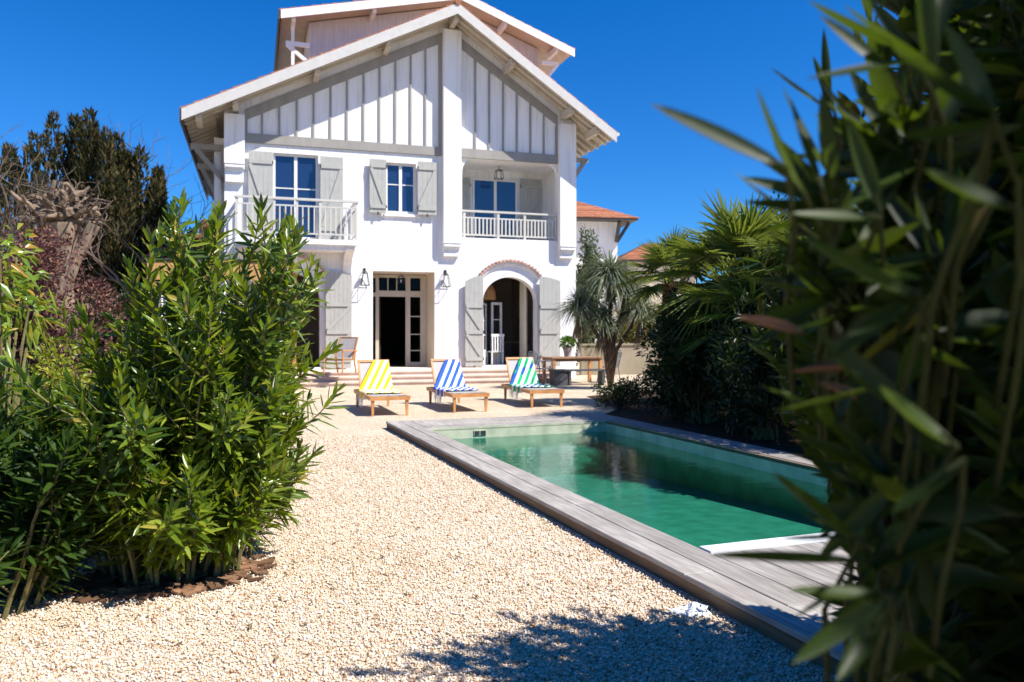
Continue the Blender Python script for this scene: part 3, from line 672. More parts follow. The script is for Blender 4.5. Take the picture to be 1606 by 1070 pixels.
m_ = MB(); m_.box(4.36, 5.40, -.07, .10, 4.79, 4.875); m_.build('window_sill', M['plaster'], V)
# left balcony
m_ = MB(); m_.box(.30, 3.49, -1.0, 0, 3.80, 3.94)
pr = [(0, 3.80), (-.93, 3.80), (-.93, 3.70), (-.86, 3.64), (-.62, 3.60), (-.36, 3.50), (-.16, 3.32), (-.06, 3.1), (0, 3.0)]
for s0_, s1_ in ((.36, .60), (3.18, 3.42)):
    n = len(pr); m_.add([(s0_, y, z) for y, z in pr] + [(s1_, y, z) for y, z in pr], [A([list(range(n))]), A([list(range(2 * n - 1, n - 1, -1))]), A([[i, (i + 1) % n, (i + 1) % n + n, i + n] for i in range(n)])])
m_.box(.60, 3.18, -.90, 0, 3.66, 3.80)
bal = m_.build('balcony', M['plaster'], V)
m_ = MB()
for s_ in (.33, 1.28, 1.87, 2.48, 3.455): m_.box(s_ - .03, s_ + .03, -.985, -.925, 3.94, 4.97)
m_.box(.27, 3.52, -1.01, -.90, 4.97, 5.03); m_.box(.30, 3.49, -.975, -.935, 4.80, 4.84); m_.box(.30, 3.49, -.975, -.935, 4.06, 4.10)
for s_ in (.33, 3.455):
    m_.box(s_ - .04, s_ + .04, -.90, 0, 4.97, 5.03); m_.box(s_ - .02, s_ + .02, -.92, 0, 4.80, 4.84); m_.box(s_ - .02, s_ + .02, -.92, 0, 4.06, 4.10)
    for k in range(6): m_.box(s_ - .016, s_ + .016, -.82 + k * .145, -.785 + k * .145, 4.10, 4.80)
prev = .33
for nx in (1.28, 1.87, 2.48, 3.455):
    k = int(round((nx - prev) / .145))
    for i in range(1, k):
        x = prev + (nx - prev) * i / k; m_.box(x - .018, x + .018, -.972, -.938, 4.10, 4.80)
    prev = nx
m_.build('railing', M['rail'], bal)
# recessed balcony
m_ = MB(); LD = 1.6
m_.add([(6.35, T, 4.26), (10.03, T, 4.26), (10.03, T, 6.64), (6.35, T, 6.64), (6.35, LD, 4.26), (10.03, LD, 4.26), (10.03, LD, 6.64), (6.35, LD, 6.64)],
       A([[4, 5, 6, 7], [0, 4, 7, 3], [1, 2, 6, 5], [3, 7, 6, 2], [0, 1, 5, 4]]))
for sg, s_ in ((1, 6.70), (-1, 9.80)):                                    # curved corner braces
    pts = [(s_, 6.64), (s_, 6.18)] + [(s_ + sg * .34 * (1 - math.cos(t)), 6.18 + .46 * math.sin(t)) for t in np.linspace(.3, 1.57, 7)]
    m_.prism(pts, .02, .2)
log = m_.build('loggia', M['plaster'], V)
m_ = MB()
for s_ in (6.78, 7.85, 8.70, 9.72): m_.box(s_ - .035, s_ + .035, .03, .10, 4.20, 5.04)
m_.box(6.71, 9.79, .01, .12, 5.04, 5.09); m_.box(6.71, 9.79, .045, .085, 4.85, 4.89); m_.box(6.71, 9.79, .04, .09, 4.33, 4.38)
prev = 6.78
for nx in (7.85, 8.70, 9.72):
    k = int(round((nx - prev) / .115))
    for i in range(1, k):
        x = prev + (nx - prev) * i / k; m_.box(x - .022, x + .022, .045, .085, 4.38, 4.85)
    prev = nx
m_.build('railing', M['rail'], log)
window(7.45, 8.95, 4.30, 6.36, LD - .04, .50)
shutter(6.62, 7.36, 4.32, 6.36, LD - .05); shutter(9.06, 9.80, 4.32, 6.45, LD - .05, True)
# ground floor arches
for i, (c, h_) in enumerate(ARC):
    m_ = MB(); Rr = 1.28; cz = 3.60 - Rr; a0 = math.asin(.99 / Rr)
    n = 19
    for k in range(n):                                                     # curved row of tiles over the arch
        a = -a0 + 2 * a0 * (k + .5) / n; da = a0 / n * .96
        q = [(c + r_ * math.sin(t), cz + r_ * math.cos(t)) for r_, t in ((Rr - .045, a - da), (Rr - .045, a + da), (Rr, a + da), (Rr, a - da))]
        m_.prism(q, -.14, 0)
        m_.tube([(c + (Rr + .004) * math.sin(a), -.15, cz + (Rr + .004) * math.cos(a)), (c + (Rr + .004) * math.sin(a), 0, cz + (Rr + .004) * math.cos(a))], .035, 8)
    ar = m_.build('tile_arch', M['archtile'], V)
    m_ = MB()
    for k in range(24):                                                    # rendered band under the tiles
        a, b2 = -a0 + 2 * a0 * k / 24, -a0 + 2 * a0 * (k + 1) / 24
        q = [(c + r_ * math.sin(t), cz + r_ * math.cos(t)) for r_, t in ((Rr - .12, a), (Rr - .12, b2), (Rr - .047, b2), (Rr - .047, a))]
        m_.prism(q, -.07, 0)
    m_.build('arch_moulding', M['plaster'], V)
    if i == 0: shutter(6.76, 7.32, ZT + .03, 3.13, -.12, arch=.20, ledges=(.62, 1.42, 2.20)); shutter(9.12, 9.80, ZT + .0, 3.13, -.12, True, arch=.13, ledges=(.62, 1.42, 2.20))
    else: shutter(2.70, 3.42, ZT + .03, 3.13, -.12, True, arch=.10, ledges=(.62, 1.42, 2.20)); shutter(.02, .66, ZT + .03, 3.13, -.12, arch=.10, ledges=(.62, 1.42, 2.20))
    m_ = MB(); m_.box(c - h_ - .12, c + h_ + .02, -.10, T, ZT - .3, AB + .0); m_.build('door_sill', M['plaster'], V)
# dining room seen through the right arch, sitting room behind the left one, hall
m_ = MB()
def room(mb, x0, x1, y0, y1, z0, z1, open_front=True):
    v = [(x0, y0, z0), (x1, y0, z0), (x1, y1, z0), (x0, y1, z0), (x0, y0, z1), (x1, y0, z1), (x1, y1, z1), (x0, y1, z1)]
    mb.add(v, A([[4, 7, 6, 5], [2, 3, 7, 6], [1, 2, 6, 5], [3, 0, 4, 7]]))
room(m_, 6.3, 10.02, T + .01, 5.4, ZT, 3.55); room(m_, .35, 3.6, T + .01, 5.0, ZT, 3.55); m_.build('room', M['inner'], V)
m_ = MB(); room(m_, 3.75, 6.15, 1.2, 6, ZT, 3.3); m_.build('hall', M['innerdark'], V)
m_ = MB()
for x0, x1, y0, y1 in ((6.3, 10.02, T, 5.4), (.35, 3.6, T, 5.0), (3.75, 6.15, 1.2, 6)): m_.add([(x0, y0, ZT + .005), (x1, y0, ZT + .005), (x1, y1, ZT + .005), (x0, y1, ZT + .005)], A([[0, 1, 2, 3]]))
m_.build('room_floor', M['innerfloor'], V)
# entrance porch: deep reveal, glazed frame
m_ = MB(); PD = 1.1
m_.add([(4.04, T, ZT), (5.86, T, ZT), (5.86, PD, ZT), (4.04, PD, ZT), (4.04, T, 3.19), (5.86, T, 3.19), (5.86, PD, 3.19), (4.04, PD, 3.19)], A([[0, 1, 2, 3], [4, 7, 6, 5], [1, 5, 6, 2], [0, 3, 7, 4]]))
m_.add([(5.858, .002, ZT), (5.858, PD, ZT), (5.858, PD, 3.188), (5.858, .002, 3.188), (4.042, .002, 3.188), (4.042, PD, 3.188)], A([[0, 1, 2, 3], [3, 2, 5, 4]]))
m_.box(3.75, 4.04, PD, PD + .1, ZT, 3.3); m_.box(5.84, 6.15, PD, PD + .1, ZT, 3.3)
m_.build('porch_reveal', M['beige_plaster'], V)
m_ = MB(); y0, y1 = PD - .02, PD + .06; f = lambda a, b, c, d: m_.box(a, b, y0, y1, c, d)
f(4.05, 4.15, ZT + .01, 3.17); f(4.28, 4.38, ZT + .01, 3.17) ; f(5.20, 5.34, ZT + .01, 3.17); f(5.66, 5.84, ZT + .01, 3.17)
f(4.15, 4.28, 3.06, 3.17); f(4.38, 5.20, 3.08, 3.17); f(5.34, 5.66, 3.08, 3.17); f(4.38, 5.20, 2.50, 2.68); f(5.34, 5.66, 2.50, 2.68); f(4.15, 4.28, 2.5, 2.62)
for z in (1.9, 1.35, .85): m_.box(5.34, 5.66, PD, PD + .03, z - .015, z + .015)
for s_ in (4.655, 4.925): m_.box(s_ - .014, s_ + .014, PD, PD + .03, 2.68, 3.08)
m_.box(5.34, 5.66, y0, y1, ZT + .01, .5)
fd = m_.build('door_frame', M['doorframe'], V)
m_ = MB(); m_.box(5.33, 5.67, PD + .014, PD + .022, .5, 3.09); m_.box(4.37, 5.21, PD + .014, PD + .022, 2.6, 3.09); m_.box(4.14, 4.29, PD + .014, PD + .022, ZT + .02, 3.09); m_.build('glass', M['clear'], fd)
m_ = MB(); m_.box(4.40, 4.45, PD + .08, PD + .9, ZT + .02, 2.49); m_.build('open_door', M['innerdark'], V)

# terrace and steps
m_ = MB()
for k, (dd, z) in enumerate(((-1.62, .36), (-1.96, .24), (-2.30, .12))):
    x0, x1 = -1.2 - .34 * k, 9.05 + .0 * k
    z0 = z - .12
    m_.box(x0 + .03, x1 - .03, dd + .035, (-.0015 if k == 0 else dd + .40), z0, z - .035)
    m_.box(x0, x1, dd, (-.0015 if k == 0 else dd + .40), z - .035, z)
m_.box(4.05, 5.85, 0, PD + .2, .2, .358)
o = m_.build('terrace', M['stone'], kind='structure'); o.location = vw(0, 0); o.rotation_euler = (0, 0, TV)

# interior furniture in view (villa frame helper)
def vtag(o, s, d, z=0, rz=0): o.location = vw(s, d, z); o.rotation_euler = (0, 0, TV + rz); return o
# pendant shade
E_ = empty('pendant_lamp', vw(7.78, 1.3, 2.45), TV, 'wicker pendant lampshade hanging inside the right arch', 'lamp')
m_ = MB(); m_.lathe((0, 0, 0), [(.36, 0), (.36, .06), (.33, .30), (.27, .45), (.08, .5)], 24); m_.build('lamp_shade', M['wicker'], E_)
m_ = MB(); m_.tube([(0, 0, .5), (0, 0, 1.04)], .006, 5); m_.build('cord', M['iron'], E_)
# white glazed door leaf inside the room
def glazed(loc, rz, Wd, Hd, label):
    E_ = empty('glazed_door', loc, rz, label, 'door', 'white glazed door leaves inside the arch')
    m_ = MB(); m_.box(0, .07, -.02, .02, 0, Hd); m_.box(Wd - .07, Wd, -.02, .02, 0, Hd); m_.box(.07, Wd - .07, -.02, .02, Hd - .08, Hd); m_.box(.07, Wd - .07, -.02, .02, 0, .5)
    for k in (1, 2): m_.box(.07, Wd - .07, -.015, .015, .5 + (Hd - .58) * k / 3 - .015, .5 + (Hd - .58) * k / 3 + .015)
    m_.build('leaf_frame', M['whitepaint'], E_)
    m_ = MB(); m_.box(.06, Wd - .06, -.003, .003, .45, Hd - .05); m_.build('pane', M['clear'], E_)
glazed(vw(7.52, .62, ZT + .01), TV + R(62), .5, 1.95, 'white glazed door leaf folded open at the left inside the right arch')
glazed(vw(7.95, 1.15, ZT + .01), TV + R(20), .42, 2.0, 'white glazed door leaf standing behind the dining chair in the right arch')
m_ = MB()
n = 22; t_ = np.linspace(0, 1, n); cx_ = 8.92 + .05 * np.sin(t_ * 26); cy_ = .55 + t_ * .55
vv = np.concatenate([np.stack([cx_, cy_, np.full(n, z)], -1) for z in (ZT + .05, 3.1)])
m_.add(vv, A([[i, i + 1, i + 1 + n, i + n] for i in range(n - 1)]))
vv2 = vv + A((.012, 0, 0)); m_.add(vv2, A([[i, i + n, i + 1 + n, i + 1] for i in range(n - 1)]))
o = m_.build('curtain', M['curtain'], smooth=True); o.location = vw(0, 0); o.rotation_euler = (0, 0, TV); tag(o, 'cream curtain drawn to the right side of the arched opening', 'curtain')
# dining chair and table inside
E_ = empty('dining_chair', vw(8.02, .95, ZT), TV + R(8), 'white slat-back dining chair inside the right arch', 'chair')
m_ = MB(); m_.box(-.21, .21, -.2, .2, .43, .46); m_.build('seat', M['whitepaint'], E_)
m_ = MB(); m_.box(-.22, .22, -.21, -.18, .92, 1.0); [m_.box(-.2 + k * .09, -.16 + k * .09, -.205, -.185, .46, .92) for k in range(5)]; m_.build('backrest', M['whitepaint'], E_)
for sx in (-.19, .19):
    for sy in (-.18, .18): m_ = MB(); m_.box(sx - .018, sx + .018, sy - .018, sy + .018, 0, .43); m_.build('leg', M['whitepaint'], E_)
E_ = empty('dining_table', vw(8.3, 2.0, ZT), TV, 'dark dining table standing inside the right arch', 'table')
m_ = MB(); m_.box(-1.1, 1.1, -.45, .45, .71, .75); m_.build('tabletop', M['innerfloor'], E_)
for sx in (-1.0, 1.0):
    for sy in (-.38, .38): m_ = MB(); m_.box(sx - .035, sx + .035, sy - .035, sy + .035, 0, .71); m_.build('leg', M['innerfloor'], E_)

# wall lanterns beside the door
def lantern(s, label):
    E_ = empty('wall_lantern', vw(s, 0, 3.0), TV, label, 'lantern', 'black wall lanterns beside the front door')
    m_ = MB(); m_.box(-.035, .035, -.02, 0, .14, .26); m_.tube([(0, -.02, .22), (0, -.08, .26), (0, -.14, .23), (0, -.15, .17)], .012, 6); m_.build('bracket', M['iron'], E_)
    m_ = MB(); a, b2 = .055, .115
    for sx in (-1, 1):
        for sy in (-1, 1): m_.bar((sx * a, -.15 + sy * a, .10), (sx * b2, -.15 + sy * b2, -.24), .012, .012)
    for r_, z in ((a, .10), (b2, -.24)):
        for sg in (-1, 1): m_.bar((-r_, -.15 + sg * r_, z), (r_, -.15 + sg * r_, z), .014, .014); m_.bar((sg * r_, -.15 - r_, z), (sg * r_, -.15 + r_, z), .014, .014)
    m_.build('lantern_frame', M['iron'], E_)
    m_ = MB(); m_.lathe((0, -.15, .10), [(.085, 0), (.05, .05), (.02, .08)], 12); m_.build('cap', M['iron'], E_)
    m_ = MB(); m_.add([(-a, -.15 - a, .1), (a, -.15 - a, .1), (a, -.15 + a, .1), (-a, -.15 + a, .1), (-b2, -.15 - b2, -.24), (b2, -.15 - b2, -.24), (b2, -.15 + b2, -.24), (-b2, -.15 + b2, -.24)], A([[0, 1, 5, 4], [1, 2, 6, 5], [2, 3, 7, 6], [3, 0, 4, 7]])); m_.build('lantern_glass', M['clear'], E_)
lantern(3.80, 'black wall lantern left of the open front door'); lantern(6.18, 'black wall lantern between the front door and the right arch')
def hanging(s, d, z, label, sc=1):
    E_ = empty('hanging_lantern', vw(s, d, z), TV, label, 'lantern'); E_.scale = (sc, sc, sc)
    m_ = MB(); m_.tube([(0, 0, 0), (0, 0, -.10)], .008, 5); m_.build('chain', M['iron'], E_)
    m_ = MB()
    for sx in (-1, 1):
        for sy in (-1, 1): m_.bar((sx * .09, sy * .09, -.14), (sx * .12, sy * .12, -.40), .016, .016); m_.bar((sx * .09, sy * .09, -.14), (0, 0, -.09), .014, .014)
    for r_, z_ in ((.09, -.14), (.12, -.40)):
        for sg in (-1, 1): m_.bar((-r_, sg * r_, z_), (r_, sg * r_, z_), .016, .016); m_.bar((sg * r_, -r_, z_), (sg * r_, r_, z_), .016, .016)
    m_.build('lantern_frame', M['iron'], E_)
    m_ = MB(); m_.tube([(0, 0, -.40), (0, 0, -.27)], .02, 8); m_.build('candle', M['cushion'], E_)
hanging(8.1, .8, 6.64, 'small black lantern hanging from the ceiling of the recessed balcony')
hanging(4.95, .5, 3.19, 'small black lantern hanging in the front door porch', .75)

# ------------------------------------------------------------------ sun loungers with towels
def make_lounger():
    """local x across, y away from the foot end"""
    E_ = empty('sun_lounger', (0, 0, 0), 0, 'x', 'sun lounger', 'teak sun loungers beside the pool')
    W, Lg, Zs, PV = .64, 1.95, .33, 1.42
    m_ = MB()
    for sx in (-1, 1): m_.box(sx * W / 2 - .022, sx * W / 2 + .022, 0, Lg, Zs - .065, Zs)
    m_.box(-W / 2 + .022, W / 2 - .022, 0, .05, Zs - .065, Zs); m_.box(-W / 2 + .022, W / 2 - .022, Lg - .05, Lg, Zs - .065, Zs); m_.box(-W / 2 + .022, W / 2 - .022, PV - .02, PV + .02, Zs - .06, Zs - .01)
    m_.build('frame', M['teak'], E_)
    for sx in (-1, 1):
        for y in (.045, Lg - .12):
            m_ = MB(); x = sx * (W / 2 - .03); v = []
            for z, a in ((Zs - .066, .026), (0, .018)):
                v += [(x - a, y - a, z), (x + a, y - a, z), (x + a, y + a, z), (x - a, y + a, z)]
            m_.add(v, A([[0, 1, 2, 3], [7, 6, 5, 4], [0, 4, 5, 1], [1, 5, 6, 2], [2, 6, 7, 3], [3, 7, 4, 0]])); m_.build('leg', M['teak'], E_)
    m_ = MB(); n = 14; ys = np.linspace(.05, PV - .02, n)
    zz = Zs + .010 - .012 * np.sin(np.linspace(0, np.pi, n))
    v = np.concatenate([np.stack([np.full(n, x), ys, zz], -1) for x in (-W / 2 + .02, W / 2 - .02)]); m_.add(v, A([[i, i + n, i + n + 1, i + 1] for i in range(n - 1)]))
    v2 = v - A((0, 0, .006)); m_.add(v2, A([[i, i + 1, i + n + 1, i + n] for i in range(n - 1)]))
    m_.build('seat', M['sling'], E_, smooth=True)
    a = R(56); Lb = .66; dy, dz = math.cos(a), math.sin(a); b0 = A((0, PV, Zs - .02))
    P_ = lambda x, t, o=0: (x, b0[1] + dy * Lb * t + dz * o, b0[2] + dz * Lb * t - dy * o)
    m_ = MB(); nrm_ = (0, -dz, dy)
    for sx in (-1, 1): m_.bar(P_(sx * (W / 2 - .04), 0), P_(sx * (W / 2 - .04), 1), .035, .045, nrm_)
    m_.bar(P_(-W / 2 + .022, 1), P_(W / 2 - .022, 1), .05, .045, nrm_)
    m_.bar(P_(0, .6, .03), (0, PV + .42, Zs - .06), .03, .02)
    bk = m_.build('backrest', M['teak'], E_)
    m_ = MB(); x = W / 2 - .05; m_.add([P_(-x, 0), P_(x, 0), P_(x, .98), P_(-x, .98), P_(-x, 0, .006), P_(x, 0, .006), P_(x, .98, .006), P_(-x, .98, .006)], A([[0, 1, 2, 3], [7, 6, 5, 4]])); m_.build('sling', M['sling'], bk)
    return E_
def towel(loc, rz, mat, label, seed, spread=(.0, .62), hangx=-.36):
    """a towel thrown over the head end, fanning out down to the seat; x is the lounger's local x"""
    r_ = np.random.default_rng(seed)
    W, Zs, PV = .64, .33, 1.42; a = R(56); Lb = .66; dy, dz = math.cos(a), math.sin(a)
    nu, nv = 34, 40; verts = []; uvs = []
    for j in range(nv):
        t = j / (nv - 1)
        for i in range(nu):
            u_ = i / (nu - 1)
            # path down: back of headrest, over the top, down the rest, along the seat
            s = t * 1.65
            xl = .02 + (-.38 - .02) * min(1, max(0, (s - .12) / .78)) ** 1.0; xr = .27 + (.31 - .27) * min(1, max(0, (s - .12) / .9))
            x = xl + (xr - xl) * u_
            fold = .020 * math.sin(u_ * 19 + seed + 2.0 * t) * (1 - .4 * t) + .010 * math.sin(u_ * 41 + t * 5 + seed)
            if s < .14: y = PV + dy * Lb + .035; z = Zs + dz * Lb + .02 - (.14 - s) * 1.0; z += 0; y += .02
            elif s < .14 + Lb:
                k = 1 - (s - .14) / Lb; sag = .035 * math.sin(math.pi * k)
                y = PV + dy * Lb * k - dz * (.035 + abs(fold) + 0 * sag); z = Zs - .02 + dz * Lb * k + dy * (.035 + abs(fold)) + .01
            else:
                k = s - .14 - Lb; y = PV - .05 - k; z = Zs + .022 + abs(fold) * .8
            if x < -W / 2 - .012 and s > .14: z = z - ((-W / 2 - .012) - x) * 2.4; x = -W / 2 - .026 - .01 * math.sin(t * 30)
            verts.append((x, y, z)); uvs.append((x + .50 * s * (1 if s > .14 else 1), s))
    idx = np.arange(nu * nv).reshape(nv, nu)
    q = np.stack([idx[:-1, :-1], idx[:-1, 1:], idx[1:, 1:], idx[1:, :-1]], -1).reshape(-1, 4)
    E_ = MB(); E_.add(verts, q); o = E_.build('towel', mat, smooth=True, uv=uvs)
    o.location = loc; o.rotation_euler = (0, 0, rz); md = o.modifiers.new('thick', 'SOLIDIFY'); md.thickness = .007; md.offset = 1
    tag(o, label, 'towel', 'striped towels on the sun loungers')
    fr = MB()
    for k in range(16):
        i = int(nv * .52) + k; 
        if i >= nv: break
        p = A(verts[i * nu]); fr.tube([p, p + A((-.012, r_.normal(0, .01), -.05)), p + A((-.015 + r_.normal(0, .008), r_.normal(0, .015), -.11 - .05 * r_.random()))], [.006, .005, .003], 4)
    fr.build('fringe', mat, o)
    return o
TW = [towel_mat('yellow_towel', (.88, .58, .02)), towel_mat('blue_towel', (.04, .12, .62)), towel_mat('green_towel', (.015, .38, .14), (.02, .10, .40))]
spots = [((-2.04, 13.36), 19.0, 'teak sun lounger under the yellow striped towel', 'yellow and white striped towel over a lounger back'),
         ((-.72, 14.0), 19.4, 'teak sun lounger under the blue striped towel', 'blue and white striped towel over a lounger back'),
         ((.66, 14.88), 16.5, 'teak sun lounger under the green striped towel', 'green and white striped towel with dark blue figure over a lounger back')]
lo = make_lounger()
for i, ((x, y), a, lab, tl) in enumerate(spots):
    o = lo if i == 0 else copy_tree(lo)
    o.location = (x, y, 0); o.rotation_euler = (0, 0, R(a)); o['label'] = lab
    towel((x, y, 0), R(a), TW[i], tl, i * 3 + 1)

# ------------------------------------------------------------------ garden furniture
def armchair(loc, rz, label):
    E_ = empty('armchair', loc, rz, label, 'armchair')
    for sx in (-.28, .28):
        m_ = MB(); m_.tube([(sx, -.30, 0), (sx, -.27, .58)], .022, 6); m_.build('leg', M['teak'], E_)
        m_ = MB(); m_.tube([(sx, .32, 0), (sx, .24, .3), (sx, .30, .6)], .022, 6); m_.build('leg', M['teak'], E_)
        m_ = MB(); m_.bar((sx, -.33, .60), (sx, .36, .57), .055, .03); m_.build('armrest', M['teak'], E_)
    m_ = MB(); m_.box(-.26, .26, -.26, .22, .33, .37); m_.build('seat', M['teak_grey'], E_)
    m_ = MB()
    for sx in (-.27, .27): m_.bar((sx, .18, .34), (sx, .42, .92), .035, .035, (0, 1, 0))
    m_.bar((-.27, .42, .91), (.27, .42, .91), .035, .035); bk = m_.build('backrest', M['teak'], E_)
    m_ = MB(); m_.add([(-.25, .19, .40), (.25, .19, .40), (.25, .405, .89), (-.25, .405, .89)], A([[0, 1, 2, 3]])); m_.build('sling', M['sling'], bk)
armchair((-4.42, 20.45, .36), R(-22), 'teak armchair with a grey seat on the terrace left of the door')
E_ = empty('garden_table', (1.66, 22.0, 0), TV + R(3), 'weathered teak table standing in front of the right shutter', 'table')
m_ = MB(); m_.box(-.78, .78, -.40, .40, .70, .735); m_.build('tabletop', M['teak_grey'], E_)
m_ = MB(); m_.box(-.70, .70, -.34, -.31, .62, .70); m_.box(-.70, .70, .31, .34, .62, .70); m_.box(-.72, -.69, -.31, .31, .62, .70); m_.box(.69, .72, -.31, .31, .62, .70); m_.build('apron', M['teak_grey'], E_)
for sx in (-.70, .70):
    for sy in (-.33, .33): m_ = MB(); m_.box(sx - .04, sx + .04, sy - .04, sy + .04, 0, .70); m_.build('leg', M['teak'], E_)
E_ = empty('potted_plant', (1.55, 22.2, .735), 0, 'leafy green plant in a grey pot on the teak table', 'potted plant')
m_ = MB(); m_.lathe((0, 0, 0), [(.09, 0), (.13, .24), (.14, .26), (.12, .26), (.11, .22)], 20); m_.build('pot', M['potgrey'], E_)
n = 260; d = nrm(rng.normal(size=(n, 3)) + A((0, 0, .4))); m_ = MB(); m_.add(*blades(A((0, 0, .38)) + d * A((.2, .2, .16)) * rng.random((n, 1)) ** .5, d, nrm(rng.normal(size=(n, 3))), .09, .055, 2, prof='oval')); m_.build('foliage', ROSE, E_, smooth=True)
m_ = MB(); m_.lathe((1.83, 22.2, .735), [(.06, 0), (.07, .11), (.06, .11), (.055, .02)], 16); tag(m_.build('cup', M['potgrey']), 'small grey pot standing empty beside the potted plant', 'pot')
def metal_chair(loc, rz, label):
    E_ = empty('garden_chair', loc, rz, label, 'chair', 'blue grey metal garden chairs')
    m_ = MB(); m_.box(-.21, .21, -.21, .2, .43, .455); m_.build('seat', M['chairmetal'], E_)
    m_ = MB()
    for k in range(6): x = -.19 + k * .076; m_.bar((x, .2, .46), (x * 1.05, .29, .86), .03, .012, (0, 1, 0))
    m_.tube([(-.21, .2, .45), (-.22, .29, .84), (-.12, .32, .90), (.12, .32, .90), (.22, .29, .84), (.21, .2, .45)], .014, 6)
    m_.build('backrest', M['chairmetal'], E_)
    for sx in (-.2, .2):
        for sy in (-.2, .2): m_ = MB(); m_.tube([(sx, sy, .44), (sx * 1.15, sy * 1.25, 0)], .013, 6); m_.build('leg', M['chairmetal'], E_)
        m_ = MB(); m_.tube([(sx * 1.1, .26, .66), (sx * 1.2, -.12, .66), (sx * 1.1, -.2, .44)], .013, 6); m_.build('armrest', M['chairmetal'], E_)
metal_chair((2.72, 22.4, 0), R(-70), 'blue grey metal chair pulled up to the right end of the teak table')
metal_chair((.80, 21.3, 0), R(120), 'blue grey metal chair standing behind the green striped towel')
m_ = MB(); m_.box(-.2, .2, -.2, .2, 0, .42); m_.box(-.23, .23, -.23, .23, .38, .421); m_.box(-.17, .17, -.17, .17, .421, .43); o = m_.build('planter_box', M['planter']); o.location = (1.25, 21.2, 0); o.rotation_euler = (0, 0, TV); tag(o, 'dark square planter box standing left under the teak table', 'planter')
E_ = empty('garden_bench', (1.95, 21.35, 0), TV, 'low dark bench standing in front of the teak table', 'bench')
m_ = MB(); m_.box(-.55, .55, -.17, .17, .38, .42); m_.build('seat', M['planter'], E_)
for sx in (-.48, .48): m_ = MB(); m_.box(sx - .03, sx + .03, -.15, .15, 0, .38); m_.build('leg', M['planter'], E_)

# reed-screened pergola with a white sofa, left of the villa
E_ = empty('pergola', (-6.35, 18.6, 0), R(8), 'timber pergola screened with golden reed at the left of the villa', 'pergola')
for x, y in ((-1.9, 0), (.36, 0), (-1.9, 2.2), (.95, 2.2)): m_ = MB(); m_.box(x - .045, x + .045, y - .045, y + .045, 0, 2.98); m_.build('post', M['teak'], E_)
m_ = MB(); m_.box(-2.05, 1.1, -.05, -.01, 2.62, 3.02); m_.box(-2.05, 1.1, 0, 2.3, 3.03, 3.07); m_.build('reed_screen', M['reed'], E_)
m_ = MB(); m_.box(-2.1, 1.15, -.08, 2.4, 3.075, 3.11); m_.build('cover', M['gutter'], E_)
for x, s_ in ((-1.82, 1), (-.30, -1)):
    n = 26; t_ = np.linspace(0, 1, n); m_ = MB(); vv = np.concatenate([np.stack([x + t_ * .42 * s_, .06 + .035 * np.sin(t_ * 30), np.full(n, z)], -1) for z in (.3, 2.6)])
    m_.add(vv, A([[i, i + 1, i + 1 + n, i + n] for i in range(n - 1)])); m_.build('drape', M['cushion'], E_, smooth=True)
E_ = empty('garden_sofa', (-6.7, 19.6, 0), R(8), 'white cushioned garden sofa under the reed pergola', 'sofa')
m_ = MB(); m_.box(-.85, .85, -.38, .38, .12, .26); m_.build('frame', M['teak'], E_)
for sx in (-1, 1):
    for sy in (-1, 1): m_ = MB(); m_.box(sx * .8 - .03, sx * .8 + .03, sy * .34 - .03, sy * .34 + .03, 0, .12); m_.build('leg', M['teak'], E_)
def soft(mb, x0, x1, y0, y1, z0, z1, r=.05):
    n = 9; u_ = np.linspace(-1, 1, n)
    def sq(x, y, z): return (x0 + x1) / 2 + (x1 - x0) / 2 * x, (y0 + y1) / 2 + (y1 - y0) / 2 * y, (z0 + z1) / 2 + (z1 - z0) / 2 * z
    for ax in range(3):
        for sg in (-1, 1):
            a, b2 = np.meshgrid(u_, u_); c = np.full_like(a, sg); k = 1 - .10 * (np.abs(a) ** 4 + np.abs(b2) ** 4)
            xyz = [None] * 3; xyz[ax] = c * k; xyz[(ax + 1) % 3] = a * (1 - .05 * np.abs(b2) ** 4); xyz[(ax + 2) % 3] = b2 * (1 - .05 * np.abs(a) ** 4)
            X_, Y_, Z_ = sq(*xyz); idx = np.arange(n * n).reshape(n, n); q = np.stack([idx[:-1, :-1], idx[:-1, 1:], idx[1:, 1:], idx[1:, :-1]], -1).reshape(-1, 4)
            mb.add(np.stack([X_, Y_, Z_], -1).reshape(-1, 3), q if sg > 0 else q[:, ::-1])
for x in (-.43, .43):
    m_ = MB(); soft(m_, x - .42, x + .42, -.38, .34, .26, .44); m_.build('seat_cushion', M['cushion'], E_, smooth=True)
    m_ = MB(); soft(m_, x - .41, x + .41, .18, .38, .44, .82); m_.build('back_cushion', M['cushion'], E_, smooth=True)

